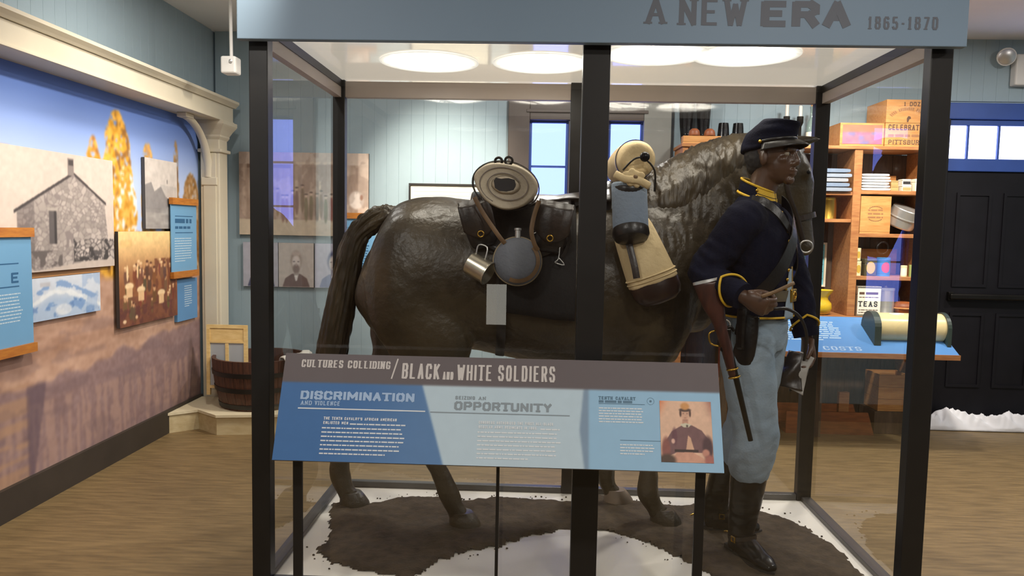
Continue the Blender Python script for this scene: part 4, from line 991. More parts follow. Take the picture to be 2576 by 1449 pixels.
M['denim'] = [mat('blue_grey_cloth_%d' % i, c, .9, var=.06, bump=.2, bscale=50) for i, c in enumerate(((132, 142, 158), (112, 128, 152), (146, 150, 160)))]
pos = ('bottom', 'second', 'third', 'fourth', 'top')
for k in range(5):
    folded('folded_trousers', 'folded blue grey cloth, %s of the pile left of the shelf upright' % pos[k], 'folded blue grey cloths', 1.93-.01*(k % 2), 2.245-.014*(k % 3), 5.60+.008*(k % 2), 5.88, 1.7705+k*.0335, .034, M['denim'][k % 3], 0, k)
M['linen'] = mat('white_linen', (240, 238, 236), .85, var=.03, bump=.2, bscale=50)
pos = ('bottom', 'second', 'third', 'fourth', 'fifth', 'top')
for k in range(6):
    folded('folded_linen', 'folded white linen, %s of the white pile on the shelf' % pos[k], 'folded white linens', 2.325+.004*(k % 2), 2.535-.006*(k % 3), 5.64, 5.88, 1.7855+k*.0205, .0195, 'linen', 0, k+9)
def small_box(name, label, cat, x0, x1, y0, y1, z0, z1, m, band=None, group=None):
    t = thing(name, ((x0+x1)/2, (y0+y1)/2, z0), label, cat, group)
    hz = z1-z0
    G().cbox(x0, x1, y0, y1, z0, z0+hz*.72, .003).obj('body', m, t); G().cbox(x0-.001, x1+.001, y0-.001, y1+.001, z0+hz*.72+.0008, z1, .003).obj('lid', m, t)
    if band: G().box(x0+.004, x1-.004, y0-.0016, y0-.0004, z0+hz*.12, z0+hz*.62).obj('paper_label', band, t)
    return t
M['tan_card'] = mat('tan_cardboard', (196, 148, 96), .7, var=.05)
small_box('small_carton', 'small tan carton beside the white linen, lower one', 'carton', 2.545, 2.60, 5.66, 5.74, 1.7855, 1.823, 'tan_card', group='tan cartons')
small_box('small_carton', 'small tan carton beside the white linen, upper one', 'carton', 2.548, 2.598, 5.665, 5.735, 1.8235, 1.86, 'tan_card', group='tan cartons')
small_box('white_carton', 'white carton with a dark mark, lower of two', 'carton', 2.625, 2.69, 5.66, 5.74, 1.7855, 1.83, 'paper', 'tan_card', 'white cartons')
small_box('white_carton', 'white carton with a dark mark, upper of two', 'carton', 2.628, 2.688, 5.665, 5.735, 1.8305, 1.872, 'paper', 'ink', 'white cartons')
small_box('plain_white_box', 'plain white box at the right end of the linen shelf', 'box', 2.715, 2.77, 5.65, 5.72, 1.7855, 1.875, 'paper')
G().cbox(2.33, 2.70, 5.925, 5.945, 1.786, 1.915, .003).obj('wooden_board', 'wood_light', label='pale wooden board standing behind the white linen', cat='board')
t = crate('stamped_box', 'square tan wooden box with a round stamp in the shelf middle', 2.325, 2.54, 5.63, 5.88, 1.4755, 1.745, slats=1)
q = G(); textrows(q, 2.378, 2.487, [1.638, 1.612, 1.586], lambda a, b, d=0: (a, 5.6293, b), .011, 52, 1.); q.obj('worn_lettering', 'crate_faint', t, kind='stuff')
q = G()
for k in range(9):
    a0 = math.radians(40+k*11.5); a1 = a0+math.radians(8)
    for s in (1, -1): q.add([(2.4325+r*math.cos(a), 5.6293, 1.617+s*(.012+r*math.sin(a)*.7)) for a, r in ((a0, .062), (a1, .062), (a1, .055), (a0, .055))], [(0, 1, 2, 3)])
q.obj('stamp_arcs', 'crate_ink', t, kind='stuff')
# tins
def tin(name, label, cat, x, y, z, r, h, m, band=None, band2=None, lid=True, group=None, knob=False):
    t = thing(name, (x, y, z), label, cat, group)
    G().lathe([(r, 0), (r, .004), (r*.985, .006), (r*.985, h-.006), (r, h-.004), (r, h)], (x, y, z), n=28).obj('body', m, t, smooth=.6)
    if lid: G().lathe([(r*1.02, h-.012), (r*1.02, h+.004), (r*.9, h+.006)], (x, y, z), n=28).obj('lid', m, t, smooth=.6)
    if band: G().lathe([(r*1.004, h*.12), (r*1.004, h*.86)], (x, y, z), n=28, cap=False).obj('paper_label', band, t, smooth=1)
    if band2:
        def disc(u, v):
            a = u*2*math.pi; p = math.cos(a)*.66*v; return (x+r*1.014*math.sin(p), y-r*1.014*math.cos(p), z+h*.49+.30*h*math.sin(a)*v)
        G().sheet(disc, 20, 4).obj('label_disc', band2, t, smooth=3)
    if knob: G().lathe([(.006, h), (.012, h+.012), (.004, h+.022)], (x, y, z), n=14).obj('knob', m, t, smooth=.9)
    return t
col = lambda n, c, r=.4: mat(n, c, r, var=.05)
M['t_yel'] = col('yellow_tin_label', (196, 164, 70)); M['t_drk'] = col('dark_tin_label', (74, 70, 52)); M['t_blu'] = col('blue_tin_label', (64, 118, 176)); M['t_red'] = col('red_tin_label', (204, 70, 74)); M['t_crm'] = col('cream_tin_label', (224, 212, 170)); M['t_grn'] = col('olive_tin_label', (150, 160, 96))
tin('round_tin', 'brass coloured round tin shining on the left shelf', 'tin', 2.125, 5.72, 1.5755, .06, .15, 'brass')
tin('round_tin', 'round tin with an illustrated paper label, upper of the stacked two', 'tin', 2.345, 5.69, 1.2765, .022, .085, 't_crm', 't_crm', 't_yel', group='stacked paper tins')
tin('round_tin', 'round tin with an illustrated paper label, lower of the stacked two', 'tin', 2.348, 5.69, 1.1655, .026, .10, 't_crm', 't_crm', 't_yel', group='stacked paper tins')
t = small_box('square_tin', 'square dark tin with a yellow round label', 'tin', 2.385, 2.47, 5.65, 5.73, 1.1655, 1.29, 't_drk')
G().add([(2.4275+.032*math.cos(a), 5.6478, 1.226+.045*math.sin(a)) for a in np.linspace(0, 6.283, 19)[:-1]], [tuple(range(18))]).obj('label_disc', 't_yel', t)
tin('round_tin', 'blue round tin with a red oval label', 'tin', 2.535, 5.69, 1.1655, .047, .13, 't_blu', 't_blu', 't_red')
tin('small_round_tin', 'small cream round tin near the shelf end', 'tin', 2.68, 5.68, 1.1655, .022, .075, 't_crm', 'paper')
tin('small_round_tin', 'small olive round tin at the shelf end', 'tin', 2.742, 5.68, 1.1655, .024, .08, 't_grn', 't_grn')
G().cbox(2.36, 2.74, 5.93, 5.947, 1.167, 1.36, .003).obj('wooden_board', 'wood_light', label='pale wooden board standing behind the small tins', cat='board')
t = small_box('tea_tin', 'square tea tin with a cream lettered label on the counter', 'tin', 2.322, 2.492, 5.60, 5.73, .8735, 1.093, 'tin')
# the tea label stands proud of the tin front
G().box(2.325, 2.489, 5.5982, 5.5995, .888, 1.078).obj('paper_label', 'paper', t)
for txt, a0, a1, b0, b1, wt in (('TEAS', 2.332, 2.468, .945, .985, .2),):
    q = G(); letters(q, txt, a0, a1, b0, b1, lambda a, b, d=0: (a, 5.5978-d, b), wt, True, None, .4); q.obj('lettering', 'ink', t)
q = G(); textrows(q, 2.335, 2.48, [1.033], lambda a, b, d=0: (a, 5.5978-d, b), .018, 8, 1.); textrows(q, 2.335, 2.48, [1.01, .918, .90], lambda a, b, d=0: (a, 5.5978-d, b), .006, 3, 1.); q.obj('body_text', 'crate_ink', t, kind='stuff')
tin('canister', 'tall shiny metal canister with a knob lid on the counter', 'canister', 2.562, 5.69, .8735, .062, .20, 'steel', knob=True)
t = thing('metal_pan', (2.645, 5.70, 1.4755), 'large shiny metal pan leaning on the middle shelf', 'pan')
ax = Vector((.25, -.35, .9)).normalized(); pc = Vector((2.655, 5.74, 1.545))
G().lathe([(.012, -.012), (.094, -.01), (.1, .0), (.1, .055), (.107, .06), (.107, .066), (.1, .066), (.1, .125), (.096, .13), (.01, .138)], pc, ax, n=36).obj('body', 'steel', t, smooth=.5)
t = thing('copper_bowl', (2.70, 5.69, .8735), 'reddish wooden bowl with a slit opening on the counter', 'bowl')
G().lathe([(.035, 0), (.06, .02), (.078, .055), (.074, .085), (.05, .105), (.02, .108)], (2.70, 5.69, .8735), n=28).obj('body', 'wood_red', t, smooth=.8)
G().torus((2.70, 5.69, .8735+.06), .0775, .006, (0, 0, 1), n=32).obj('rim', 'wood_light', t, smooth=3)
# yellow spittoon-like jar and a framed blue sheet on the left counter
M['yellow_glaze'] = mat('yellow_glaze', (214, 176, 40), .25, var=.05, coat=.4)
t = thing('yellow_jar', (2.085, 5.68, .8735), 'yellow glazed jar with a flared rim on the counter', 'jar')
G().lathe([(.045, 0), (.07, .01), (.085, .05), (.08, .085), (.055, .115), (.058, .135), (.088, .175), (.09, .182), (.08, .178), (.05, .135)], (2.085, 5.68, .8735), n=32).obj('body', 'yellow_glaze', t, smooth=.9)
t = thing('framed_notice', (2.07, 5.94, 1.05), 'narrow framed turquoise notice behind the yellow jar', 'framed notice')
for a0, a1, b0, b1 in ((1.93, 1.945, 1.06, 1.40), (2.195, 2.21, 1.06, 1.40), (1.945, 2.195, 1.385, 1.40), (1.945, 2.195, 1.06, 1.075)): G().cbox(a0, a1, 5.925, 5.949, b0, b1, .002).obj('frame_bar', 'paper', t)
G().box(1.945, 2.195, 5.936, 5.948, 1.075, 1.385).obj('sheet', mat('turquoise_sheet', (110, 190, 214), .6), t)
q = G()
for k in range(5): q.add([(1.95, 5.9354, 1.12+k*.055), (2.19, 5.9354, 1.12+k*.055), (2.19, 5.9354, 1.124+k*.055), (1.95, 5.9354, 1.124+k*.055)], [(0, 1, 2, 3)])
q.obj('ruled_lines', 'banner_ink', t, kind='stuff')
# ---- sloping blue desk
dk = thing('sloping_desk', (2.15, 5.35, 0), 'sloping blue info desk with a wooden edge below the shelves', 'info desk')
DXa, DXb = 1.30, 2.83
dfn = lambda a, b, d=0: (a, 5.15+b*.4-d*.447, .672+b*.2+d*.894)
G().prism([(DXa, 0), (DXb, 0), (DXb, 1), (DXa, 1)], lambda a, b, d: dfn(a, b, d), -.02, 0).obj('desk_top', mat('desk_blue', (84, 136, 194), .45, var=.03), dk)
G().prism([(5.135, .64), (5.149, .64), (5.149, .674), (5.135, .674)], lambda a, b, d: (d, a, b), DXa, DXb).obj('wood_edge', 'wood', dk)
for x in (DXa+.04, 2.02, DXb-.10):
    G().prism([(5.19, .645), (5.21, .64), (5.50, .60), (5.50, .70)], lambda a, b, d: (d, a, b), x, x+.05).obj('bracket', 'wood_dark', dk)
    G().cbox(x, x+.05, 5.50, 5.55, 0, .82, .003).obj('leg', 'wood_dark', dk)
G().cbox(DXa+.09, DXb-.10, 5.505, 5.525, .70, .82, .003).obj('apron', 'wood_dark', dk)
q = G(); letters(q, 'COSTS', 1.945, 2.20, .06, .16, lambda a, b, d=0: dfn(a, b, .0008+d), .02/.1*.6, True, .12, .3); q.obj('lettering', 'panel_lilac', dk)
q = G(); textrows(q, 1.62, 2.13, [.82-.055*k for k in range(10)], lambda a, b, d=0: dfn(a, b, .0008), .018, 44, .7); q.obj('body_text', 'banner_white', dk, kind='stuff')
# roller with end plates on the desk
rl = thing('roller_display', (2.57, 5.33, .74), 'cream roller drum with dark green end plates on the sloping desk', 'drum')
rc = Vector((2.30, 5.335, .785+.065))
M['drum'] = mat('cream_drum_paper', (222, 204, 152), .3, var=.05, coat=.3)
M['drum_end'] = mat('dark_green_plate', (48, 60, 54), .4, var=.1)
def dplate(x0, x1, r):
    c2 = (5.345, .825); pts = [(c2[0]+r*math.cos(a), c2[1]+r*math.sin(a)) for a in np.linspace(-.25, math.pi*.95, 16)]
    pts += [(5.345+r*math.cos(math.pi*.95), .672+.2*((5.345+r*math.cos(math.pi*.95))-5.15)/.4+.003), (5.345+r*math.cos(-.25), .672+.2*((5.345+r*math.cos(-.25))-5.15)/.4+.003)]
    return G().prism(pts, lambda a, b, d: (d, a, b), x0, x1)
dplate(2.30, 2.345, .115).obj('end_plate', 'drum_end', rl); dplate(2.79, 2.815, .115).obj('end_plate', 'drum_end', rl)
G().lathe([(.1, 0), (.1, .445)], (2.345, 5.345, .83), (1, 0, 0), n=40).obj('drum', 'drum', rl, smooth=.7)
G().add([(2.43+.05*math.cos(t)+.05, 5.345-.1005*math.sin(.25+.22*math.sin(t)), .83+.1005*math.cos(.25+.22*math.sin(t))) for t in np.linspace(0, 6.283, 17)[:-1]], [tuple(range(16))]).obj('printed_mark', 'white', rl)
# ---- goods under the desk
t = crate('floor_crate', 'pale wooden crate on the floor under the desk', 2.53, 2.76, 5.64, 5.88, .17, .44, slats=3)
G().cbox(2.505, 2.77, 5.63, 5.90, 0, .168, .004).obj('wooden_block', 'wood_dark', label='dark wooden block under the pale floor crate', cat='block')
t = thing('wooden_trough', (2.2, 5.6, 0), 'brown wooden trough board with a short post on the floor', 'trough')
G().prism([(1.85, 0), (2.49, 0), (2.44, .165), (1.85, .165)], lambda a, b, d: (a, d, b), 5.585, 5.603).obj('front_board', 'wood_red', t)
G().prism([(1.85, 0), (2.49, 0), (2.44, .165), (1.85, .165)], lambda a, b, d: (a, d, b), 5.85, 5.868).obj('back_board', 'wood_red', t)
G().box(1.85, 2.46, 5.603, 5.85, .0, .02).obj('bottom_board', 'wood_red', t)
G().cbox(2.235, 2.31, 5.61, 5.65, .02, .31, .004).obj('short_post', 'wood', t)
# red folded cloth glimpsed beside the soldier's leg
t = thing('red_tin_box', (1.58, 5.70, 0), 'red printed box on a wooden stool behind the soldier', 'box')
G().cbox(1.40, 1.75, 5.64, 5.86, .362, .60, .004).obj('body', mat('red_print', (196, 84, 76), .6, scale=3, stretch=(2, 2, 18), rgb2=(214, 120, 100)), t)
st = thing('low_stool', (1.58, 5.70, 0), 'low wooden stool carrying the red printed box', 'stool')
G().cbox(1.36, 1.79, 5.61, 5.89, .335, .361, .004).obj('seat', 'wood', st)
for x in (1.39, 1.73):
    for y in (5.63, 5.84): G().cbox(x, x+.035, y, y+.035, 0, .335, .003).obj('leg', 'wood', st)

# ---- crumpled dust sheet along the foot of the doors
M['sheetcloth'] = mat('white_dust_sheet', (226, 226, 230), .85, var=.03, bump=.1, bscale=30)
def sheet_fn(u, v):
    x = 2.98+u*1.75; y = 5.775+v*.175
    h = .055*math.sin(math.pi*min(1, v*1.02))**.6*(1+.5*mnoise.noise(Vector((x*3.1, 0, 4))))
    q = Vector((x*6, y*8, 2.3)); wv = 1-abs(mnoise.noise(Vector((x*7+y*9, y*6-x*2, 7.7)))*2)
    wv2 = 1-abs(mnoise.noise(Vector((x*15-y*12, y*13, 3.1)))*2)
    e = math.sin(math.pi*v)
    return (x, y+.02*mnoise.noise(q)*(.03 < v < .85), max(.004, h+(.075*wv+.03*wv2)*e*.9+.03*mnoise.noise(q*.7)*e))
g = G().sheet(sheet_fn, 240, 40)
link('dust_sheet', modified(g.mesh('dust_sheet', smooth=4), [('SOLIDIFY', dict(thickness=.004, offset=1))]), 'sheetcloth', label='crumpled white dust sheet lying along the foot of the dark doors', cat='cloth')

# ================================================================== THE HORSE
HY = 3.5
M['horse'] = mat('dark_brown_sculpted_hide', (70, 60, 43), .38, scale=5, rgb2=(50, 42, 30), bump=.4, bscale=42, spec=.5)
M['mane'] = mat('carved_mane_brown', (74, 63, 44), .38, scale=15, stretch=(1, 1, .3), rgb2=(50, 41, 29), bump=1., bscale=30, bstretch=(1, 1, .3))
M['hoof'] = mat('grey_brown_hoof', (128, 112, 96), .5, var=.12, scale=20)
TORSO = [(-.80, 1.27, .05, .05), (-.785, 1.265, .13, .12), (-.755, 1.255, .22, .19), (-.68, 1.245, .305, .255), (-.58, 1.245, .34, .29), (-.46, 1.255, .345, .30), (-.30, 1.245, .34, .295), (-.12, 1.22, .345, .30),
         (.08, 1.20, .36, .315), (.25, 1.20, .385, .31), (.42, 1.23, .405, .285), (.56, 1.27, .40, .245), (.68, 1.28, .33, .205), (.76, 1.27, .22, .15), (.80, 1.26, .08, .06)]
_T = np.array(TORSO)
def torso_at(x): return tuple(np.interp(x, _T[:, 0], _T[:, k]) for k in (1, 2, 3))
def build_horse():
    horse = thing('horse', (-.05, HY, ZF), 'life size dark brown horse statue standing in the glass case', 'horse')
    g = G()
    g.tube([(x, HY, z) for x, z, a, b in TORSO], [(b, a) for x, z, a, b in TORSO], n=36, sub=4)
    # haunches and shoulders
    for sy, xo in ((-1, .03), (1, -.06)):
        g.ell((-.555+xo*.4, HY+sy*.15, 1.20), (.225, .15, .34)); g.ell((-.52+xo, HY+sy*.16, 1.02), (.19, .115, .26))
        g.ell((.52, HY+sy*.13, 1.18), (.19, .13, .31)); g.ell((.50, HY+sy*.14, 1.0), (.12, .09, .18))
    g.ell((.72, HY, 1.16), (.11, .14, .16))
    # neck: deep at the chest, crest rising to the poll
    g.tube([(.44, HY, 1.36), (.56, HY, 1.45), (.69, HY+.005, 1.545), (.82, HY+.015, 1.645), (.93, HY+.03, 1.73), (1.02, HY+.04, 1.79), (1.075, HY+.045, 1.82)],
           [(.20, .30), (.175, .285), (.145, .25), (.12, .215), (.105, .175), (.095, .13), (.08, .08)], n=28, sub=4)
    g.ell((.50, HY, 1.60), (.16, .09, .10)); g.ell((.66, HY, 1.72), (.12, .05, .075)); g.ell((.84, HY+.02, 1.81), (.14, .045, .07)); g.ell((.99, HY+.035, 1.865), (.11, .045, .05))
    # head: poll, cheeks, long face, muzzle
    hy = HY+.05
    g.tube([(1.05, hy, 1.855), (1.095, hy, 1.78), (1.13, hy, 1.68), (1.155, hy, 1.58), (1.175, hy, 1.50), (1.195, hy, 1.43), (1.205, hy, 1.385), (1.205, hy, 1.362)],
           [(.07, .08), (.092, .115), (.088, .12), (.068, .095), (.056, .078), (.054, .068), (.05, .058), (.03, .03)], n=24, sub=4)
    for sy in (-1, 1):
        g.ell((1.075, hy+sy*.055, 1.66), (.085, .042, .10)); g.ell((1.185, hy+sy*.07, 1.735), (.028, .028, .034)); g.ell((1.225, hy+sy*.034, 1.40), (.028, .026, .03))
    g.ell((1.175, hy, 1.372), (.03, .035, .022))
    # ears, pricked forward
    for sy in (-1, 1):
        g.tube([(1.085, hy+sy*.05, 1.845), (1.14, hy+sy*.058, 1.868), (1.21, hy+sy*.055, 1.882), (1.268, hy+sy*.05, 1.888)], [(.028, .022), (.036, .03), (.026, .02), (.003, .003)], n=12, sub=3)
    # legs: (x, z, radius side, radius fore-aft)
    def leg(pts, ys):
        g.tube([(p[0], y, p[1]) for p, y in zip(pts, ys)], [(p[2], p[3]) for p in pts], n=18, sub=4)
    leg([(-.50, 1.10, .13, .19), (-.44, .95, .115, .165), (-.44, .80, .085, .115), (-.505, .66, .055, .075), (-.525, .60, .052, .066), (-.475, .48, .042, .048), (-.415, .36, .038, .042), (-.375, .27, .042, .05), (-.345, .20, .038, .042), (-.325, .165, .045, .05)], [3.34, 3.33, 3.33, 3.33, 3.33, 3.33, 3.33, 3.33, 3.33, 3.33])
    leg([(-.62, 1.10, .13, .19), (-.655, .95, .11, .15), (-.70, .80, .08, .10), (-.84, .66, .054, .072), (-.925, .60, .05, .066), (-.935, .48, .042, .05), (-.93, .36, .040, .046), (-.925, .27, .042, .052), (-.895, .20, .038, .042), (-.875, .165, .045, .05)], [3.64, 3.63, 3.61, 3.59, 3.58, 3.57, 3.56, 3.55, 3.54, 3.54])
    leg([(.52, 1.08, .10, .14), (.47, .92, .085, .105), (.475, .78, .062, .072), (.50, .63, .05, .056), (.51, .56, .05, .056), (.515, .46, .038, .043), (.525, .36, .036, .042), (.525, .27, .042, .05), (.56, .20, .038, .04), (.585, .165, .045, .05)], [3.38, 3.38, 3.38, 3.39, 3.40, 3.41, 3.42, 3.43, 3.44, 3.44])
    leg([(.50, 1.08, .10, .14), (.44, .92, .085, .105), (.42, .78, .06, .072), (.41, .63, .05, .056), (.405, .56, .05, .056), (.385, .46, .038, .043), (.365, .36, .036, .042), (.355, .27, .042, .05), (.375, .20, .038, .04), (.40, .165, .045, .05)], [3.64, 3.64, 3.65, 3.66, 3.66, 3.67, 3.68, 3.69, 3.69, 3.69])
    me = fuse(g, .0115, 9)
    def hide(p, n):
        d = .004*mnoise.noise(p*6)+.0022*mnoise.noise(p*26)
        kn = max(0., min(1., (p.x-.40)/.12))*max(0., min(1., (p.z-1.22-(p.x-.5)*.25)/.25))*max(0., min(1., (1.06-p.x)/.06))
        if kn > 0: d += kn*(.006*mnoise.noise(Vector((p.x*44+p.z*7, p.y*5, p.z*9)))+.006*mnoise.noise(Vector((p.x*90, p.y*20, p.z*20)))+.006*mnoise.noise(Vector((p.x*13+p.z*3, p.y*4, p.z*4))))
        return d
    displace(me, hide)
    body = link('body', me, 'horse', horse)
    # mane carved over the near and far side of the neck
    m = G()
    m.tube([(.50, HY, 1.45), (.60, HY, 1.52), (.72, HY+.005, 1.61), (.84, HY+.017, 1.70), (.94, HY+.03, 1.775), (1.01, HY+.04, 1.815)],
           [(.188, .255), (.172, .245), (.148, .225), (.126, .195), (.112, .155), (.098, .11)], n=40, sub=6)
    m.ell((.50, HY, 1.605), (.12, .1, .10)); m.ell((.66, HY, 1.73), (.12, .06, .075)); m.ell((.84, HY+.02, 1.82), (.14, .055, .07)); m.ell((.99, HY+.035, 1.87), (.11, .052, .052))
    mm = fuse(m, .0085, 5)
    def locks(p, n):
        s = .7*mnoise.noise(Vector((p.x*44+p.z*7, p.y*5, p.z*9)))+.8*mnoise.noise(Vector((p.x*90, p.y*20, p.z*20)))
        low = p.z-(1.47+(p.x-.5)*.62)                    # fades into the hide towards the throat
        k = max(0., min(1., (low+.07)/.20)); s2 = mnoise.noise(Vector((p.x*13+p.z*3, p.y*4, p.z*4)))
        return (.011*s+.008*s2)*(.3+.7*k)-.042*(1-k)**1.15
    displace(mm, locks)
    link('mane', mm, 'mane', horse)
    # tail: long rope of carved hair
    tl = G(); pts = [(-.60, 1.47), (-.69, 1.505), (-.775, 1.475), (-.835, 1.41), (-.868, 1.31), (-.89, 1.19), (-.915, 1.07), (-.938, .95), (-.955, .84), (-.958, .72), (-.945, .60)]
    tl.tube([(x, HY+.0, z) for x, z in pts], [(.03, .03), (.045, .05), (.05, .052), (.05, .052), (.056, .058), (.062, .063), (.066, .068), (.07, .07), (.068, .068), (.055, .056), (.02, .02)], n=40, sub=8)
    tm = modified(tl.mesh('tail'), [('SUBSURF', dict(levels=1, render_levels=1))]); tm.shade_smooth()
    displace(tm, lambda p, n: .011*mnoise.noise(Vector((n.x*6+p.z*2.0, n.y*6, p.z*3)))+.006*mnoise.noise(Vector((n.x*14, n.y*14, p.z*16))))
    link('tail', tm, 'mane', horse)
    for (x, y), m_ in (((-.31, 3.33), 'horse'), ((-.86, 3.54), 'horse'), ((.605, 3.44), 'horse'), ((.415, 3.69), 'hoof')):
        rings = []
        for h, r, dx in ((0, .066, .015), (.02, .064, .012), (.05, .054, .002), (.068, .047, -.006)):
            rings.append([(x-.005+dx+r*1.1*math.cos(a), y+r*.92*math.sin(a), ZF+.004+h) for a in np.linspace(0, 6.283, 21)[:-1]])
        G().ring_loft(rings).obj('hoof', m_, horse, smooth=.9)
    for sy in (-1, 1):
        G().ell((1.188, hy+sy*.078, 1.735), (.017, .0185, .016)).obj('eye', 'boot', horse, smooth=3)
    return horse
build_horse()

# ---- bridle
M['leather'] = mat('dark_brown_leather', (52, 42, 36), .36, scale=12, rgb2=(36, 29, 26), bump=.15, bscale=50)
M['leather_blk'] = mat('black_saddle_leather', (34, 31, 30), .33, scale=8, rgb2=(22, 20, 20), bump=.18, bscale=40)
M['leather_brn'] = mat('chestnut_leather', (62, 42, 34), .35, scale=10, rgb2=(44, 30, 25), bump=.12, bscale=40)
M['leather_tan'] = mat('worn_tan_leather', (126, 98, 66), .55, scale=10, rgb2=(98, 74, 50), bump=.12, bscale=40)
br = thing('bridle', (1.17, HY+.05, 1.38), 'dark leather bridle with a metal bit ring on the horse head', 'bridle')
hy = HY+.05
def loop(c, r1, r2, ax, n=28, w=(.012, .004)):
    """flat strap loop round an ellipse in the plane perpendicular to ax"""
    ax = Vector(ax).normalized(); s = Vector((0, 1, 0)); o = ax.cross(s).normalized(); g = G(); rings = []
    for a in np.linspace(0, 2*math.pi, n, endpoint=False):
        d = s*math.cos(a)*r1+o*math.sin(a)*r2; nn = (s*math.cos(a)*r2+o*math.sin(a)*r1).normalized(); c0 = Vector(c)+d
        rings.append([tuple(c0+ax*w[0]), tuple(c0+ax*w[0]+nn*w[1]), tuple(c0-ax*w[0]+nn*w[1]), tuple(c0-ax*w[0])])
    return g.ring_loft(rings, closed=True)
loop((1.168, hy, 1.53), .068, .093, (.24, 0, -.97)).obj('noseband', 'leather', br)
loop((1.085, hy, 1.80), .092, .115, (.42, 0, -.9)).obj('browband', 'leather', br)
for sy in (-1, 1):
    G().tube([(1.09, hy+sy*.098, 1.79), (1.10, hy+sy*.105, 1.66), (1.16, hy+sy*.078, 1.53), (1.195, hy+sy*.062, 1.43)], [(.002, .009)]*4, n=8, side=(0, 1, 0), sub=4).obj('cheek_strap', 'leather', br, smooth=1)
    G().torus((1.205, hy+sy*.068, 1.405), .027, .004, (.2, 1, .1)).obj('bit_ring', 'steel', br, smooth=3)

# ================================================================== TACK AND GEAR
def drape(x0, x1, t0, t1, off, nu=28, nv=40, wav=0., edge=None):
    """sheet laid over the horse's barrel between angles t0..t1 (degrees from the spine, near side negative)"""
    def fn(u, v):
        x = x0+(x1-x0)*u; th = math.radians(t0+(t1-t0)*v)
        if edge: th *= edge(u)
        zc, hz, hw = torso_at(x)
        o = off+wav*mnoise.noise(Vector((x*9, th*3, off*40)))
        return (x, HY+(hw+o)*math.sin(th), zc+(hz+o)*math.cos(th))
    return G().sheet(fn, nu, nv)
def solid(g, th): return modified(g.mesh('s', smooth=4), [('SOLIDIFY', dict(thickness=th, offset=1))])
M['blanket_blk'] = mat('black_saddle_blanket', (24, 22, 22), .9, var=.15, bump=.3, bscale=60)
link('saddle_blanket', solid(drape(-.16, .16, -108, 108, .016, wav=.006), .008), 'blanket_blk', label='black saddle blanket hanging below the saddle on the horse', cat='blanket')
sd = thing('saddle', (0, HY, 1.4), 'dark leather cavalry saddle with pouches on the horse back', 'saddle')
link('skirt', solid(drape(-.30, .14, -72, 72, .034, wav=.008, edge=lambda u: .82+.18*math.sin(u*math.pi)), .01), 'leather_blk', sd)
g = G(); g.tube([(-.12, HY-.16, 1.47), (-.13, HY-.09, 1.60), (-.13, HY, 1.635), (-.13, HY+.09, 1.60), (-.12, HY+.16, 1.47)], [(.03, .022)]*5, n=10, sub=4, side=(1, 0, 0)); link('cantle', fuse(g, .007, 3), 'leather_blk', sd)
g = G(); g.tube([(.30, HY-.16, 1.50), (.31, HY-.09, 1.62), (.315, HY, 1.665), (.31, HY+.09, 1.62), (.30, HY+.16, 1.50)], [(.03, .022)]*5, n=10, sub=4, side=(1, 0, 0)); link('pommel', fuse(g, .007, 3), 'leather_blk', sd)
link('seat', solid(drape(-.12, .32, -32, 32, .045, edge=lambda u: .8+.2*math.cos(u*6)), .012), 'leather', sd)
# pouches of the saddle bag with flaps, near side
def pouch(cx, y, cz, w, h, d, tilt, name='pouch', flap=True):
    R = Matrix.Rotation(tilt, 3, 'Y')
    g = G(); n = 24; rings = []
    for i in range(9):
        t = i/8; b = math.sin(math.pi*(t*.9+.05))**.45
        ring = []
        for a in np.linspace(0, 2*math.pi, n, endpoint=False):
            ca, sa = math.cos(a), math.sin(a); ex = .45
            q = Vector((w/2*b*(abs(ca)**ex)*(1 if ca > 0 else -1), (t-.5)*d, h/2*b*(abs(sa)**ex)*(1 if sa > 0 else -1)))
            q += Vector((.006, .004, .006))*mnoise.noise(q*18+Vector((cx*9, 0, cz)))
            ring.append(tuple(R @ q+Vector((cx, y, cz))))
        rings.append(ring)
    p = link(name, modified(g.ring_loft(rings).mesh('p', smooth=4), [('SUBSURF', dict(levels=1, render_levels=1))]), 'leather_blk', sd)
    if flap:
        def fn(u, v):
            a = (u-.5)*w*1.04; b = h*.53-v*h*(.62+.20*math.sin(u*math.pi)); yy = -d/2-.010-.012*math.sin(v*3)+.004*math.sin(u*11)+ (d*.5 if v < .08 else 0)
            return tuple(R @ Vector((a, yy, b))+Vector((cx, y, cz)))
        link('flap', solid(G().sheet(fn, 16, 14), .005), 'leather', p)
        bk = R @ Vector((0, -d/2-.028, -h*.2))+Vector((cx, y, cz))
        G().torus(tuple(bk), .012, .0028, (0, 1, 0)).obj('buckle', 'brass', p, smooth=3)
pouch(-.245, 3.185, 1.475, .13, .20, .07, -.25); pouch(.055, 3.175, 1.465, .14, .21, .07, .18)
G().tube([(.09, 3.155, 1.40), (.085, 3.15, 1.34), (.07, 3.15, 1.325), (.11, 3.15, 1.315), (.085, 3.15, 1.345)], .0025, n=6, sub=3).obj('wire_loop', 'steel', sd, smooth=2)
for x, z in ((-.02, 1.455), (.02, 1.445)): G().torus((x, 3.155, z), .013, .003, (0, 1, .1)).obj('ring', 'steel', sd, smooth=3)
G().tube([(.10, 3.19, 1.545), (.125, 3.17, 1.47), (.125, 3.175, 1.40), (.10, 3.18, 1.345)], [(.002, .008)]*4, n=6, sub=4).obj('edge_strap', 'leather_blk', sd, smooth=1)
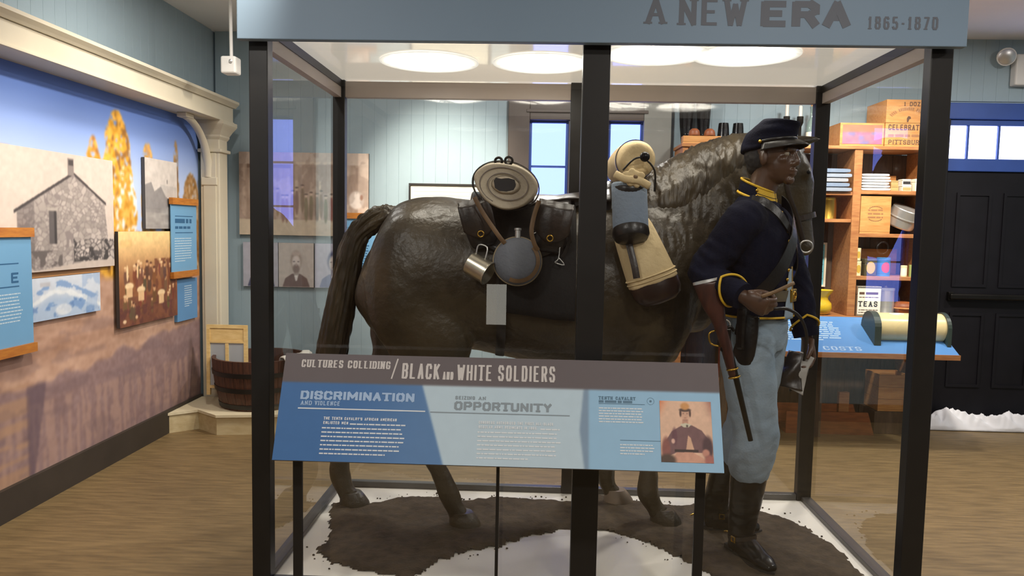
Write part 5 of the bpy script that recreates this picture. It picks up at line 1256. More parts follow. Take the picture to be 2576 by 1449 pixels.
for x0, z0 in ((-.16, 1.36), (.20, 1.40)):
    G().tube([(x0, 3.19, z0), (x0+.01, 3.18, 1.22), (x0+.01, 3.22, 1.02), (x0, 3.34, .90)], [(.003, .02)]*4, n=8, sub=5, side=(0, 1, 0)).obj('girth_strap', 'leather_blk', sd, smooth=1)

# grey wool blanket roll behind the saddle
M['wool'] = mat('cream_grey_wool', (196, 184, 162), .92, scale=5, rgb2=(172, 160, 142), bump=.4, bscale=70)
M['wool_in'] = mat('grey_wool_inside', (128, 118, 112), .92, var=.1, bump=.4, bscale=70)
rl = thing('blanket_roll', (-.14, HY, 1.55), 'cream grey rolled wool blanket strapped behind the saddle', 'blanket roll')
RC = Vector((-.14, 0, 1.632))
def roll_surf():
    g = G(); rings = []
    L = [(3.118, .80, -.0), (3.108, .93, 0), (3.112, 1.0, 0), (3.16, 1.04, .0), (3.25, 1.03, .012), (3.38, 1.0, .032), (3.5, .99, .04), (3.62, 1.0, .032), (3.72, 1.02, .012), (3.76, .99, 0), (3.768, .9, 0)]
    for y, k, dz in L:
        ring = []
        for a in np.linspace(0, 2*math.pi, 48, endpoint=False):
            ra, rb = .128*k, .09*k
            ca, sa = math.cos(a), math.sin(a)
            wob = 1+.03*math.sin(a*3+y*8)+.04*mnoise.noise(Vector((ca*2, sa*2, y*6)))
            q = Vector((ra*ca*wob, 0, rb*sa*wob)); q = Matrix.Rotation(.20, 3, 'Y') @ q
            ring.append((RC.x+q.x+.012*ca*sa, y, RC.z+dz+q.z))
        rings.append(ring)
    return g.ring_loft(rings)
body = link('roll', modified(roll_surf().mesh('r', smooth=4), [('SUBSURF', dict(levels=1, render_levels=1))]), 'wool', rl)
# spiral folds on the end of the roll, with a dark hollow
for k, (s, m_) in enumerate(((.36, 'wool'),)):
    g = G(); rings = []
    for a in np.linspace(0, 2*math.pi, 40, endpoint=False):
        w_ = s*(1+.05*math.sin(a*2+k)+.05*mnoise.noise(Vector((math.cos(a)*2, math.sin(a)*2, k*3.)))); c0 = Vector((RC.x+.004, 3.105-.002*k, RC.z))
        def pt(sc, dy): 
            q = Matrix.Rotation(.2-.1*k, 3, 'Y') @ Vector((.122*sc*math.cos(a), 0, .086*sc*math.sin(a)*(.9 if k < 2 else .7))); return (c0.x+q.x, c0.y+dy, c0.z+q.z+.004)
        rings.append([pt(w_+.13, .010), pt(w_+.03, -.003), pt(w_-.03, -.004), pt(w_-.07, .010)])
    g.ring_loft(rings, closed=True).obj('fold', m_, body, smooth=3)
sp = []
for a in np.linspace(0, 2*math.pi*1.6, 60):
    k = .50+.42*a/(2*math.pi*1.6); q = Matrix.Rotation(.2, 3, 'Y') @ Vector((.122*k*math.cos(a+.6), 0, .086*k*math.sin(a+.6))); sp.append((RC.x+.004+q.x, 3.1085+.008*max(0, k-.8)*5, RC.z+.003+q.z))
G().tube(sp, [.0022]*len(sp), n=6).obj('fold_line', 'wool_in', body, smooth=3)
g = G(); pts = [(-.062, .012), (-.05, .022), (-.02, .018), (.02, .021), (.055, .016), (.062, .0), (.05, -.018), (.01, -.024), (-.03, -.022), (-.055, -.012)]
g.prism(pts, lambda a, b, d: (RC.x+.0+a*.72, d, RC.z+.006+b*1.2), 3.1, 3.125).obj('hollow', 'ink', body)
for x, t in ((-.185, 0), (-.135, 0)):
    rings = []; g = G()
    for a in np.linspace(-.6, math.pi+.5, 24):
        q = Matrix.Rotation(.2, 3, 'Y') @ Vector((.137*math.cos(a), 0, .099*math.sin(a)))
    y = 3.19 if x < -.16 else 3.24
    for a in np.linspace(0, 2*math.pi, 36, endpoint=False):
        q = Matrix.Rotation(.2, 3, 'Y') @ Vector((.1385*math.cos(a), 0, .099*math.sin(a)))
        rings.append([(RC.x+q.x*k, y+dy, RC.z+.006+q.z*k) for k, dy in ((1, -.009), (1.03, -.009), (1.03, .009), (1, .009))])
    g.ring_loft(rings, closed=True).obj('strap', 'leather_blk', rl, smooth=.8)
for x, y in ((-.172, 3.20), (-.128, 3.16)):
    G().torus((x, y, 1.738), .0155, .0055, (.25, 1, 0)).obj('strap_ring', 'darkiron', rl, smooth=3)
    G().tube([(x, y, 1.722), (x, y+.005, 1.705)], .006, n=8).obj('ring_stud', 'darkiron', rl)

# tan straps carrying canteen
cn = thing('canteen', (-.085, 3.13, 1.22), 'round blue grey cloth covered canteen hanging on tan straps', 'canteen')
M['canteen'] = mat('blue_grey_wool_cover', (112, 116, 124), .85, scale=7, rgb2=(96, 100, 110), bump=.3, bscale=80)
cax = Vector((.10, -1, .10)).normalized(); cc = Vector((-.083, 3.118, 1.328))
G().lathe([(.004, -.046), (.045, -.043), (.075, -.032), (.094, -.012), (.099, 0), (.094, .012), (.075, .032), (.045, .043), (.004, .046)], cc, cax, n=44, cap=True).obj('body', 'canteen', cn, smooth=3)
G().torus(tuple(cc), .0985, .0035, tuple(cax), n=44).obj('seam', mat('canteen_seam', (150, 134, 106), .8), cn, smooth=3)
g = G(); rings = []
xl = cax.cross(Vector((0, 0, 1))).normalized(); up = xl.cross(cax).normalized()
for a in np.linspace(-2.0, .75, 24):
    d = (xl*-math.sin(.9)+up*math.cos(.9)); 
    # strap lies over the front rim from lower left to right
    p = cc+(-xl*math.cos(a)+up*math.sin(a))*.082+cax*.030; rad = (-xl*math.cos(a)+up*math.sin(a))
    rings.append([tuple(p-rad*.008+cax*.002), tuple(p+rad*.008-cax*.004), tuple(p+rad*.008-cax*.001), tuple(p-rad*.008+cax*.005)])
G().ring_loft(rings).obj('cover_strap', 'leather_tan', cn, smooth=1)
G().lathe([(.012, 0), (.012, .03), (.015, .032), (.015, .04)], cc+up*.095, up, n=16).obj('spout', 'steel', cn, smooth=.7)
for pts in ([(-.262, 3.10, 1.585), (-.225, 3.10, 1.52), (-.16, 3.09, 1.43), (-.135, 3.10, 1.40)], [(.0, 3.10, 1.575), (-.02, 3.10, 1.51), (-.028, 3.09, 1.45), (-.015, 3.09, 1.40), (.0, 3.10, 1.375)]):
    G().tube(pts, [(.0025, .009)]*len(pts), n=8, sub=4, side=(0, 1, 0)).obj('sling', 'leather_tan', cn, smooth=1)
# tin cup
cp = thing('tin_cup', (-.245, 3.12, 1.25), 'shiny tin cup hanging left of the canteen', 'cup')
cx_ = Vector((-.285, 3.13, 1.325)); ca_ = Vector((.83, -.30, -.46)).normalized(); ca_ = Vector((.80, -.32, -.42)).normalized()
cx_ = Vector((-.278, 3.125, 1.318))
G().lathe([(.002, .002), (.045, .0), (.048, .003), (.048, .088), (.051, .091), (.051, .096), (.047, .096), (.045, .06), (.044, .01), (.002, .008)], cx_, ca_, n=32).obj('body', 'tin', cp, smooth=.6)
h0 = cx_+ca_*.02+Vector((.18, 0, .92)).normalized()*.048
G().tube([tuple(h0), tuple(h0+Vector((.01, 0, .035))), tuple(h0+Vector((.045, -.01, .025))), tuple(h0+ca_*.045+Vector((0, 0, -.003)))], .0032, n=8, sub=4).obj('handle', 'steel', cp, smooth=2)
# small white tag below the skirt
# ---- front roll over the pommel
M['canvas'] = mat('cream_canvas', (222, 200, 156), .85, scale=5, rgb2=(202, 178, 134), bump=.3, bscale=60)
fr = thing('pommel_roll', (.39, HY, 1.65), 'cream canvas roll tied over the saddle pommel', 'bed roll')
g = G(); rings = []
for y, k, dz in ((3.10, .25, -.0), (3.085, .62, 0), (3.095, .85, 0), (3.13, 1.0, .0), (3.22, 1.02, .006), (3.36, .97, .02), (3.5, .97, .024), (3.64, .97, .02), (3.73, 1, .004), (3.76, .8, 0)):
    rings.append([(.392+.076*k*math.cos(a)*(1+.05*mnoise.noise(Vector((math.cos(a)*2, math.sin(a)*2, y*7)))), y, 1.748+dz+.078*k*math.sin(a)) for a in np.linspace(0, 2*math.pi, 36, endpoint=False)])
b = link('roll', modified(g.ring_loft(rings).mesh('r', smooth=4), [('SUBSURF', dict(levels=1, render_levels=1))]), 'canvas', fr)
g = G()
for k in range(11):     # gathered rosette where the roll is tied
    a = k*2.4; r = .014+.0022*k
    g.ell((.372+r*math.cos(a), 3.068-.003*(k % 3), 1.672+r*math.sin(a)*.8), (.017, .012, .014), Matrix.Rotation(a, 3, 'Y'))
link('rosette', fuse(g, .004, 2), 'canvas', fr)
G().lathe([(.004, 0), (.010, .002), (.008, .008), (.003, .01)], (.378, 3.052, 1.672), (0, -1, 0), n=12).obj('knot', 'leather_tan', fr, smooth=1)
rings = []
for a in np.linspace(0, 2*math.pi, 36, endpoint=False):
    rings.append([(.392+.0785*k*math.cos(a), 3.20+dy, 1.752+.0805*k*math.sin(a)) for k, dy in ((1, -.006), (1.04, -.006), (1.04, .006), (1, .006))])
G().ring_loft(rings, closed=True).obj('strap', 'leather_blk', fr, smooth=.8)
G().tube([(.330, 3.07, 1.70), (.37, 3.05, 1.742), (.41, 3.05, 1.745), (.455, 3.07, 1.70), (.462, 3.10, 1.62)], .004, n=8, sub=4).obj('cord', 'leather_blk', fr, smooth=2)
G().ell((.412, 3.05, 1.752), (.02, .016, .02)).obj('strap_ball', 'boot', fr, smooth=3)
# overcoat roll (blue grey tube) hanging in front
M['coat_blue'] = mat('sky_blue_kersey', (132, 146, 162), .85, scale=6, rgb2=(116, 130, 148), bump=.3, bscale=80)
oc = thing('coat_roll', (.367, 3.16, 1.47), 'blue grey rolled overcoat hanging with a dark open end', 'coat roll')
g = G(); A0, A1 = Vector((.362, 3.13, 1.655)), Vector((.372, 3.10, 1.455)); rings = []
for t, k in ((0, .85), (.04, 1), (.3, 1.0), (.6, 1.0), (.9, 1.0), (.97, .99)):
    c0 = A0.lerp(A1, t); rings.append([(c0.x+.072*k*math.cos(a), c0.y+.06*k*math.sin(a), c0.z+.008*mnoise.noise(Vector((math.cos(a)*2, math.sin(a)*2, t*4)))) for a in np.linspace(0, 2*math.pi, 32, endpoint=False)])
G().ring_loft(rings).obj('tube', 'coat_blue', oc, smooth=.9)
G().lathe([(.0735, -.012), (.075, .012), (.066, .03), (.03, .04), (.004, .042)], tuple(A1), tuple((A1-A0).normalized()+Vector((0, -.3, 0))), n=32).obj('dark_end', 'leather_blk', oc, smooth=.8)
G().lathe([(.066, 0), (.068, .02), (.06, .03)], tuple(A0+Vector((0, 0, -.03))), (0, -.25, 1), n=28).obj('dark_mouth', 'leather_blk', oc, smooth=.8)
G().tube([(.30, 3.075, 1.685), (.34, 3.06, 1.665), (.39, 3.055, 1.66), (.435, 3.075, 1.64)], [(.012, .016)]*4, n=10, sub=4).obj('top_roll', 'canvas', oc, smooth=2)
# nose bag with leather bottom
nb = thing('nose_bag', (.46, 3.15, 1.2), 'tan canvas nose bag with a dark leather bottom', 'feed bag')
B0, B1 = Vector((.375, 3.19, 1.50)), Vector((.478, 3.165, 1.255))
rings = []
for t, ra, rb in ((0, .078, .045), (.1, .083, .05), (.4, .092, .062), (.75, .10, .072), (.96, .104, .078), (1.0, .107, .08), (1.04, .104, .078)):
    c0 = B0.lerp(B1, t); xd = Vector((1, 0, .38)).normalized()
    ring = []
    for a in np.linspace(0, 2*math.pi, 36, endpoint=False):
        w_ = 1+.04*mnoise.noise(Vector((math.cos(a)*2.4, math.sin(a)*2.4, t*1.5))); q = c0+xd*ra*w_*math.cos(a)+Vector((0, 1, 0))*rb*w_*math.sin(a); ring.append(tuple(q))
    rings.append(ring)
bag = link('bag', modified(G().ring_loft(rings).mesh('b', smooth=4), [('SUBSURF', dict(levels=1, render_levels=1))]), 'canvas', nb)
axn = (B1-B0).normalized(); xd = Vector((1, 0, .38)).normalized(); rings = []
for h, k in ((-.012, .985), (.0, .99), (.035, .97), (.06, .87), (.078, .62), (.084, .2)):
    rings.append([tuple(B1+axn*(h+.012)+xd*.104*k*math.cos(a)+Vector((0, 1, 0))*.079*k*math.sin(a)) for a in np.linspace(0, 2*math.pi, 36, endpoint=False)])
G().ring_loft(rings).obj('leather_bottom', 'leather_brn', nb, smooth=1)
for h in (-.03, -.014):
    rings = [[tuple(B1+axn*(h+dz)+xd*(.105+dr)*math.cos(a)+Vector((0, 1, 0))*(.079+dr)*math.sin(a)) for dz, dr in ((-.004, 0), (0, .004), (.004, 0), (0, -.003))] for a in np.linspace(0, 2*math.pi, 36, endpoint=False)]
    G().ring_loft(rings, closed=True).obj('stitched_seam', 'canvas', nb, smooth=3)
G().tube([(.36, 3.12, 1.44), (.375, 3.105, 1.38), (.39, 3.09, 1.32), (.40, 3.085, 1.27)], [(.003, .014)]*4, n=8, sub=4, side=(0, 1, 0)).obj('side_strap', 'leather', nb, smooth=1)

# ================================================================== THE SOLDIER (mannequin)
M['skin'] = mat('dark_brown_painted_skin', (84, 60, 46), .34, var=.08, scale=8, spec=.5)
M['navy'] = mat('navy_wool', (19, 22, 40), .85, scale=9, rgb2=(13, 15, 29), bump=.25, bscale=120, spec=.12)
M['sky'] = mat('sky_blue_wool', (150, 165, 178), .85, scale=6, rgb2=(132, 150, 166), bump=.25, bscale=110, spec=.15)
M['yellow'] = mat('yellow_braid', (214, 172, 38), .6, var=.08, scale=30, bump=.3, bscale=200)
M['gun_stock'] = mat('walnut_stock', (74, 40, 30), .35, scale=6, stretch=(8, 8, 2), rgb2=(50, 27, 22))
PHI = math.radians(-38)
PC = Vector((.905, 3.17, 0))
PF = Vector((math.cos(PHI), math.sin(PHI), 0)); PL = Vector((-math.sin(PHI), math.cos(PHI), 0)); PU = Vector((0, 0, 1))
def pp(f, l, z): return PC+PF*f+PL*l+PU*z
HPHI = math.radians(-40); HC = Vector((.938, 3.15, 1.772))
HF = Vector((math.cos(HPHI), math.sin(HPHI), 0)); HL = Vector((-math.sin(HPHI), math.cos(HPHI), 0))
HR = Matrix((HF, HL, PU)).transposed()
PR = Matrix((PF, PL, PU)).transposed()
def hp(f, l, z): return HC+HF*f+HL*l+PU*z
person = thing('person', (PC.x, PC.y, ZF), 'soldier mannequin in navy jacket, light blue trousers and forage cap beside the horse', 'person')
# joints
SR, ER, WR = Vector((.795, 3.025, 1.505)), Vector((.655, 3.04, 1.295)), Vector((.775, 2.89, 1.222))
SL_, EL, WL = Vector((1.005, 3.315, 1.505)), Vector((1.115, 3.335, 1.255)), Vector((1.158, 3.285, 1.022))
HIPR, HIPL = pp(0, -.085, 1.02), pp(0, .085, 1.02)
KR, AR = Vector((.888, 3.065, .645)), Vector((.868, 3.11, .225))
KL_, AL = Vector((.915, 3.29, .645)), Vector((.822, 3.375, .225))
def hand(g, W, d, a, n, curls, spread=0., thumb=(.5, .55, .5), size=1.):
    """W wrist, d to the knuckles, a towards the thumb, n out of the palm"""
    d, a, n = d.normalized(), a.normalized(), n.normalized()
    g.tube([tuple(W-d*.03), tuple(W+d*.01), tuple(W+d*.045), tuple(W+d*.085), tuple(W+d*.098)], [(.027, .02), (.029, .02), (.039, .019), (.041, .016), (.034, .012)], n=14, side=tuple(a), sub=3)
    for k, (off, L, r) in enumerate(((.029, .94, .0092), (.010, 1.06, .0096), (-.010, .98, .0092), (-.028, .78, .0082))):
        p = W+d*(.088-.004*abs(k-1))+a*off; pts = [tuple(p-d*.03)]; pts.append(tuple(p)); ang = 0
        for seg, c in zip((.044, .029, .023), curls[k] if isinstance(curls[0], (list, tuple)) else curls):
            ang += c; p = p+(d*math.cos(ang)+n*math.sin(ang)+a*spread*(1.5-k)*.12).normalized()*seg*L*size; pts.append(tuple(p))
        g.tube(pts, [r, r*1.06, r, r*.9, r*.72], n=10, side=tuple(a), sub=3)
    p = W+d*.022+a*.026; t = (d*thumb[0]+a*thumb[1]+n*thumb[2]).normalized(); pts = [tuple(p-t*.012)]
    for seg in (.034, .03, .024):
        p = p+t*seg; pts.append(tuple(p)); t = (t+d*.30+n*.22-a*.25).normalized()
    g.tube(pts, [.0135, .0125, .0105, .0085], n=10, side=tuple(n), sub=3)
# ---- body: one continuous skin
g = G()
g.ell(tuple(hp(-.012, 0, .018)), (.096, .074, .098), HR)                     # cranium
g.ell(tuple(hp(.032, 0, -.036)), (.060, .058, .077), HR)                     # face
g.ell(tuple(hp(.018, 0, -.072)), (.060, .050, .042), HR)                     # jaw
g.ell(tuple(hp(.072, 0, -.098)), (.022, .022, .018), HR)                     # chin
g.ell(tuple(hp(.082, 0, .022)), (.016, .050, .013), HR)                      # brow
for s in (-1, 1):
    g.ell(tuple(hp(.058, s*.038, -.020)), (.022, .019, .017), HR); g.ell(tuple(hp(.0735, s*.031, .0125)), (.013, .016, .0052), HR); g.ell(tuple(hp(.072, s*.031, -.0065)), (.012, .015, .004), HR)            # cheekbone
    g.ell(tuple(hp(-.004, s*.073, -.012)), (.018, .009, .031), Matrix(HR) @ Matrix.Rotation(s*.25, 3, 'Z'))   # ear
    g.ell(tuple(hp(.006, s*.078, -.020)), (.006, .006, .018), HR)
    g.ell(tuple(hp(.090, s*.014, -.036)), (.011, .010, .009), HR)            # nostril wing
g.tube([tuple(hp(.084, 0, .016)), tuple(hp(.093, 0, -.006)), tuple(hp(.102, 0, -.028)), tuple(hp(.094, 0, -.040))], [(.010, .011), (.012, .013), (.016, .013), (.012, .008)], n=12, side=tuple(HL), sub=3)
g.ell(tuple(hp(.090, 0, -.060)), (.013, .026, .0075), HR); g.ell(tuple(hp(.087, 0, -.074)), (.013, .022, .0085), HR)
neck = [hp(-.02, 0, -.03), hp(-.025, 0, -.09), pp(-.01, 0, 1.60), pp(-.015, 0, 1.54)]
g.tube([tuple(q) for q in neck], [(.055, .058), (.054, .058), (.058, .062), (.085, .075)], n=18, side=tuple(PL), sub=3)
g.tube([tuple(pp(-.01, 0, 1.56)), tuple(pp(-.015, 0, 1.50)), tuple(pp(-.01, 0, 1.38)), tuple(pp(0, 0, 1.22)), tuple(pp(0, 0, 1.10)), tuple(pp(0, 0, .98))], [(.10, .07), (.16, .095), (.15, .105), (.125, .09), (.14, .095), (.12, .09)], n=24, side=tuple(PL), sub=3)
for S, E_, W in ((SR, ER, WR), (SL_, EL, WL)):
    g.tube([tuple(S), tuple(S.lerp(E_, .5)), tuple(E_), tuple(E_.lerp(W, .45)), tuple(W)], [.052, .045, .038, .036, .026], n=14, sub=3)
for H_, K, A in ((HIPR, KR, AR), (HIPL, KL_, AL)):
    g.tube([tuple(H_), tuple(H_.lerp(K, .45)), tuple(K), tuple(K.lerp(A, .35)), tuple(A), tuple(A-PU*.08)], [.078, .07, .052, .05, .036, .034], n=14, sub=3)
dR = (WR-ER).normalized(); dR = (dR+Vector((.45, .05, -.15))).normalized()
aR = (Vector((.0, -.2, .9))-dR*Vector((.0, -.2, .9)).dot(dR)).normalized()
nR = -dR.cross(aR)
nR = nR if nR.y > 0 else -nR            # palm faces the body
hand(g, WR, dR, (aR-nR*.0), nR, (1.05, 1.25, .9), thumb=(.75, .30, .65))
dL = Vector((.12, -.18, -.97)).normalized(); aL = Vector((.3, -.9, .2)); aL = (aL-dL*aL.dot(dL)).normalized(); nL = -dL.cross(aL)
nL = nL if nL.x < 0 else -nL
hand(g, WL, dL, aL, nL, (.55, .75, .5), thumb=(.8, .4, .5))
me = fuse(g, .0042, 4)
body = link('body', me, 'skin', person)
M['eye_w'] = mat('eye_white', (150, 138, 122), .25); 
for s in (-1, 1):
    e = G().ell(tuple(hp(.0725, s*.031, .003)), (.0118, .0125, .0095), HR).obj('eye', 'eye_w', body, smooth=3)
    G().ell(tuple(hp(.0820, s*.030, .003)), (.003, .0056, .0056), HR).obj('iris', 'ink', body, smooth=3)
    G().tube([tuple(hp(.082, s*.012, .020)), tuple(hp(.085, s*.032, .026)), tuple(hp(.072, s*.054, .018))], [(.003, .003)]*3, n=8, sub=3).obj('eyebrow', 'ink', body, smooth=3)
h = G(); h.ell(tuple(hp(-.040, 0, .004)), (.076, .0745, .082), HR); h.ell(tuple(hp(-.064, 0, -.04)), (.038, .054, .04), HR)
hm = fuse(h, .006, 3); displace(hm, lambda p, n: .003*mnoise.noise(p*90)); link('hair', hm, 'ink', person)

# ---- trousers
g = G()
g.tube([tuple(pp(.005, 0, 1.26)), tuple(pp(.005, 0, 1.18)), tuple(pp(0, 0, 1.08)), tuple(pp(0, 0, .98))], [(.138, .108), (.145, .112), (.158, .122), (.14, .11)], n=26, side=tuple(PL), sub=3)
for H_, K, A, w in ((HIPR, KR, AR, 1.), (HIPL, KL_, AL, 1.)):
    T = K.lerp(A, .46)
    g.tube([tuple(H_+PU*.04), tuple(H_.lerp(K, .25)), tuple(H_.lerp(K, .65)+PF*.006), tuple(K+PF*.008), tuple(K.lerp(A, .18)+PF*.004), tuple(K.lerp(A, .34)), tuple(T)], [(.10, .105), (.102, .108), (.093, .10), (.085, .092), (.088, .09), (.084, .084), (.066, .066)], n=22, side=tuple(PL), sub=4)
tm = fuse(g, .0085, 5)
displace(tm, lambda p, n: .006*mnoise.noise(Vector((p.x*9, p.y*9, p.z*16+p.x*6)))+.004*mnoise.noise(Vector((p.x*22, p.y*22, p.z*34-p.x*12)))*(1 if p.z < .75 or p.z > .95 else .4))
link('trousers', tm, 'sky', person)
# ---- boots
def boot(K, A, fd, label):
    top = K.lerp(A, .44); top.z = .49
    fd = Vector(fd).normalized(); sd = Vector((-fd.y, fd.x, 0)); b = Vector((A.x, A.y, ZF))
    g = G(); mid = top.lerp(A, .5)
    g.tube([tuple(top), tuple(top-PU*.02+PU*0), tuple(mid), tuple(A+PU*.02), tuple(A-PU*.03), tuple(b+PU*.045)], [(.074, .078), (.073, .077), (.065, .068), (.052, .058), (.05, .058), (.044, .05)], n=22, side=tuple(sd), sub=3)
    g.tube([tuple(b-fd*.045+PU*.038), tuple(b+fd*.02+PU*.055), tuple(b+fd*.09+PU*.048), tuple(b+fd*.155+PU*.034), tuple(b+fd*.195+PU*.028)], [(.036, .028), (.044, .048), (.046, .036), (.044, .024), (.022, .014)], n=18, side=tuple(sd), sub=4)
    m = fuse(g, .0065, 4); displace(m, lambda p, n: .004*mnoise.noise(Vector((p.x*20, p.y*20, p.z*38)))*(1 if p.z < .34 else .3))
    bt = link('boot', m, 'boot', person, label=label)
    sole = [(b+fd*f_+sd*s_) for f_, s_ in ((-.075, 0), (-.065, .03), (-.02, .036), (.05, .036), (.11, .046), (.17, .036), (.208, 0), (.17, -.036), (.11, -.044), (.05, -.034), (-.02, -.036), (-.065, -.03))]
    G().prism([(q.x, q.y) for q in sole], lambda a_, b_, d: (a_, b_, d), ZF+.005, ZF+.020).obj('sole', 'ink', bt)
    q = [b+fd*f_+sd*s_ for f_, s_ in ((-.07, .03), (-.07, -.03), (-.012, -.034), (-.012, .034))]
    G().prism([(v.x, v.y) for v in q], lambda a_, b_, d: (a_, b_, d), ZF+.004, ZF+.034).obj('heel', 'ink', bt)
    ring = []
    for a in np.linspace(0, 2*math.pi, 26, endpoint=False):      # spur strap round the instep
        c0 = b+fd*.012+PU*.085; dv = sd*math.cos(a)*.052+(fd*.78-PU*.05)*math.sin(a)*.062+PU*(.016*math.sin(a)); n_ = dv.normalized()
        ring.append([tuple(c0+dv+PU*.009), tuple(c0+dv+n_*.004+PU*.009), tuple(c0+dv+n_*.004-PU*.009), tuple(c0+dv-PU*.009)])
    G().ring_loft(ring, closed=True).obj('spur_strap', 'leather', bt, smooth=1)
    so = sd if sd.y < 0 or abs(fd.x) > .8 and sd.y < 0 else (-sd if (-sd).x < 0 or (-sd).y < 0 else sd)
    c1 = b+so*.056+fd*.02+PU*.088
    G().torus(tuple(c1), .014, .004, tuple(so), n=4, m=6).obj('buckle', 'brass', bt)
    G().tube([tuple(b-fd*.062+PU*.07), tuple(b-fd*.095+PU*.072), tuple(b-fd*.11+PU*.066)], [.006, .0045, .003], n=8).obj('spur', 'brass', bt, smooth=1)
boot(KR, AR, (.40, -.92, 0), 'black boot turned towards the viewer')
boot(KL_, AL, (1, -.08, 0), 'black boot turned to the side')
# ---- jacket
g = G()
g.tube([tuple(pp(-.018, 0, 1.615)), tuple(pp(-.018, 0, 1.575)), tuple(pp(-.018, 0, 1.525)), tuple(pp(-.012, 0, 1.44)), tuple(pp(.0, 0, 1.33)), tuple(pp(.006, 0, 1.23)), tuple(pp(.004, 0, 1.16)), tuple(pp(.002, 0, 1.125))],
       [(.072, .07), (.115, .088), (.178, .118), (.188, .138), (.170, .132), (.152, .122), (.162, .13), (.168, .134)], n=32, side=tuple(PL), sub=4)
for S, E_, W in ((SR, ER, WR), (SL_, EL, WL)):
    c = pp(0, 0, 1.50)
    g.tube([tuple(S.lerp(c, .35)+PU*.012), tuple(S), tuple(S.lerp(E_, .5)), tuple(E_), tuple(E_.lerp(W, .5)), tuple(W-(W-E_).normalized()*.012)], [.078, .078, .07, .064, .058, .048], n=20, sub=4)
jm = fuse(g, .0075, 5)
def wr(p, n):
    k = 1.0 if (p-ER).length < .16 or (p-EL).length < .16 else .35
    return k*(.0075*mnoise.noise(Vector((p.x*16, p.y*16, p.z*30+p.x*20)))+.004*mnoise.noise(p*34))
displace(jm, wr)
jk = link('jacket', jm, 'navy', person)
# sky-blue shirt front showing between the open fronts
def front(u, v): 
    z = 1.32-v*.20; wv = .006+.040*v; l = -.012+(u-.5)*2*wv; 
    return tuple(pp(.1375-.006*(u-.5)**2*4-.002*math.cos(v*3), l+.012, z))
link('shirt_front', solid(G().sheet(front, 8, 16), .004), 'sky', jk)
# collar with yellow edging and front patches
def collar_ring(z, k, dl=0): return [tuple(pp(-.014, 0, z)+PF*(.066*k*math.cos(a))+PL*(.061*k*math.sin(a))+PU*(-.030*math.cos(a))) for a in np.linspace(0, 2*math.pi, 40, endpoint=False)]
col_ = G().ring_loft([collar_ring(1.600, 1.17), collar_ring(1.612, 1.19), collar_ring(1.656, 1.03), collar_ring(1.658, .97), collar_ring(1.61, .98)], cap=False).obj('collar', 'navy', jk, smooth=.9)
for z, k, r in ((1.604, 1.20, .0058), (1.657, 1.02, .0052)):
    P_ = collar_ring(z, k); g = G(); g.tube(P_+[P_[0]], [r]*(len(P_)+1), n=8); g.obj('collar_braid', 'yellow', jk, smooth=3)
for s in (-1, 1):
    g = G(); fr_ = []
    A_ = np.linspace(.06*s, 1.25*s, 11)
    def cpt(a, t, o): 
        z = 1.604+t*.053; k = 1.195+(1.03-1.195)*t
        q = pp(-.014, 0, z)+PF*(.066*k*math.cos(a)*(1+o))+PL*(.061*k*math.sin(a)*(1+o))+PU*(-.030*math.cos(a)); return tuple(q)
    rings = [[cpt(a, .12, .02), cpt(a, .46, .045), cpt(a, .46, .015), cpt(a, .12, 0)] for a in A_]
    g.ring_loft(rings); rings = [[cpt(a, .52, .02), cpt(a, .9, .045), cpt(a, .9, .015), cpt(a, .52, 0)] for a in A_]
    g.ring_loft(rings); g.obj('collar_patch', 'yellow', jk, kind='stuff')
    for t in (.28, .69): G().ell(cpt(A_[-1], t, .05), (.006, .006, .006), nu=10, nv=8).obj('collar_button', 'brass', jk, smooth=3)
# buttons down the front edge
for k in range(9):
    z = 1.545-k*.038; dep = np.interp(z, [1.2, 1.33, 1.44, 1.525, 1.58], [.130, .134, .128, .102, .078])
    off = -.012-.035*max(0, (1.34-z)/.2)
    G().ell(tuple(pp(dep-.002, off, z)), (.0075, .0075, .0075), nu=10, nv=8).obj('button', 'brass', jk, smooth=3)
for s, a0 in ((1, .012),):     # yellow piping along the left front edge
    pts = [tuple(pp(np.interp(z, [1.12, 1.2, 1.33, 1.44, 1.525, 1.58], [.137, .133, .136, .130, .104, .08]), .008+.045*max(0, (1.34-z)/.2), z)) for z in np.linspace(1.33, 1.13, 12)]
    G().tube(pts, .0035, n=8).obj('front_piping', mat('dull_gold_piping', (150, 120, 62), .6), jk, smooth=2)
# hem piping
def hem(z, k, a0, a1, n=30): return [tuple(pp(.002, 0, z)+PL*(.172*k*math.sin(a))+PF*(.1385*k*math.cos(a))) for a in np.linspace(a0, a1, n)]
P_ = hem(1.128, 1.012, -2.9, -.28); G().tube(P_, .0045, n=8).obj('hem_piping', 'yellow', jk, smooth=2)
P_ = hem(1.128, 1.012, .30, 2.9); G().tube(P_, .0045, n=8).obj('hem_piping', 'yellow', jk, smooth=2)
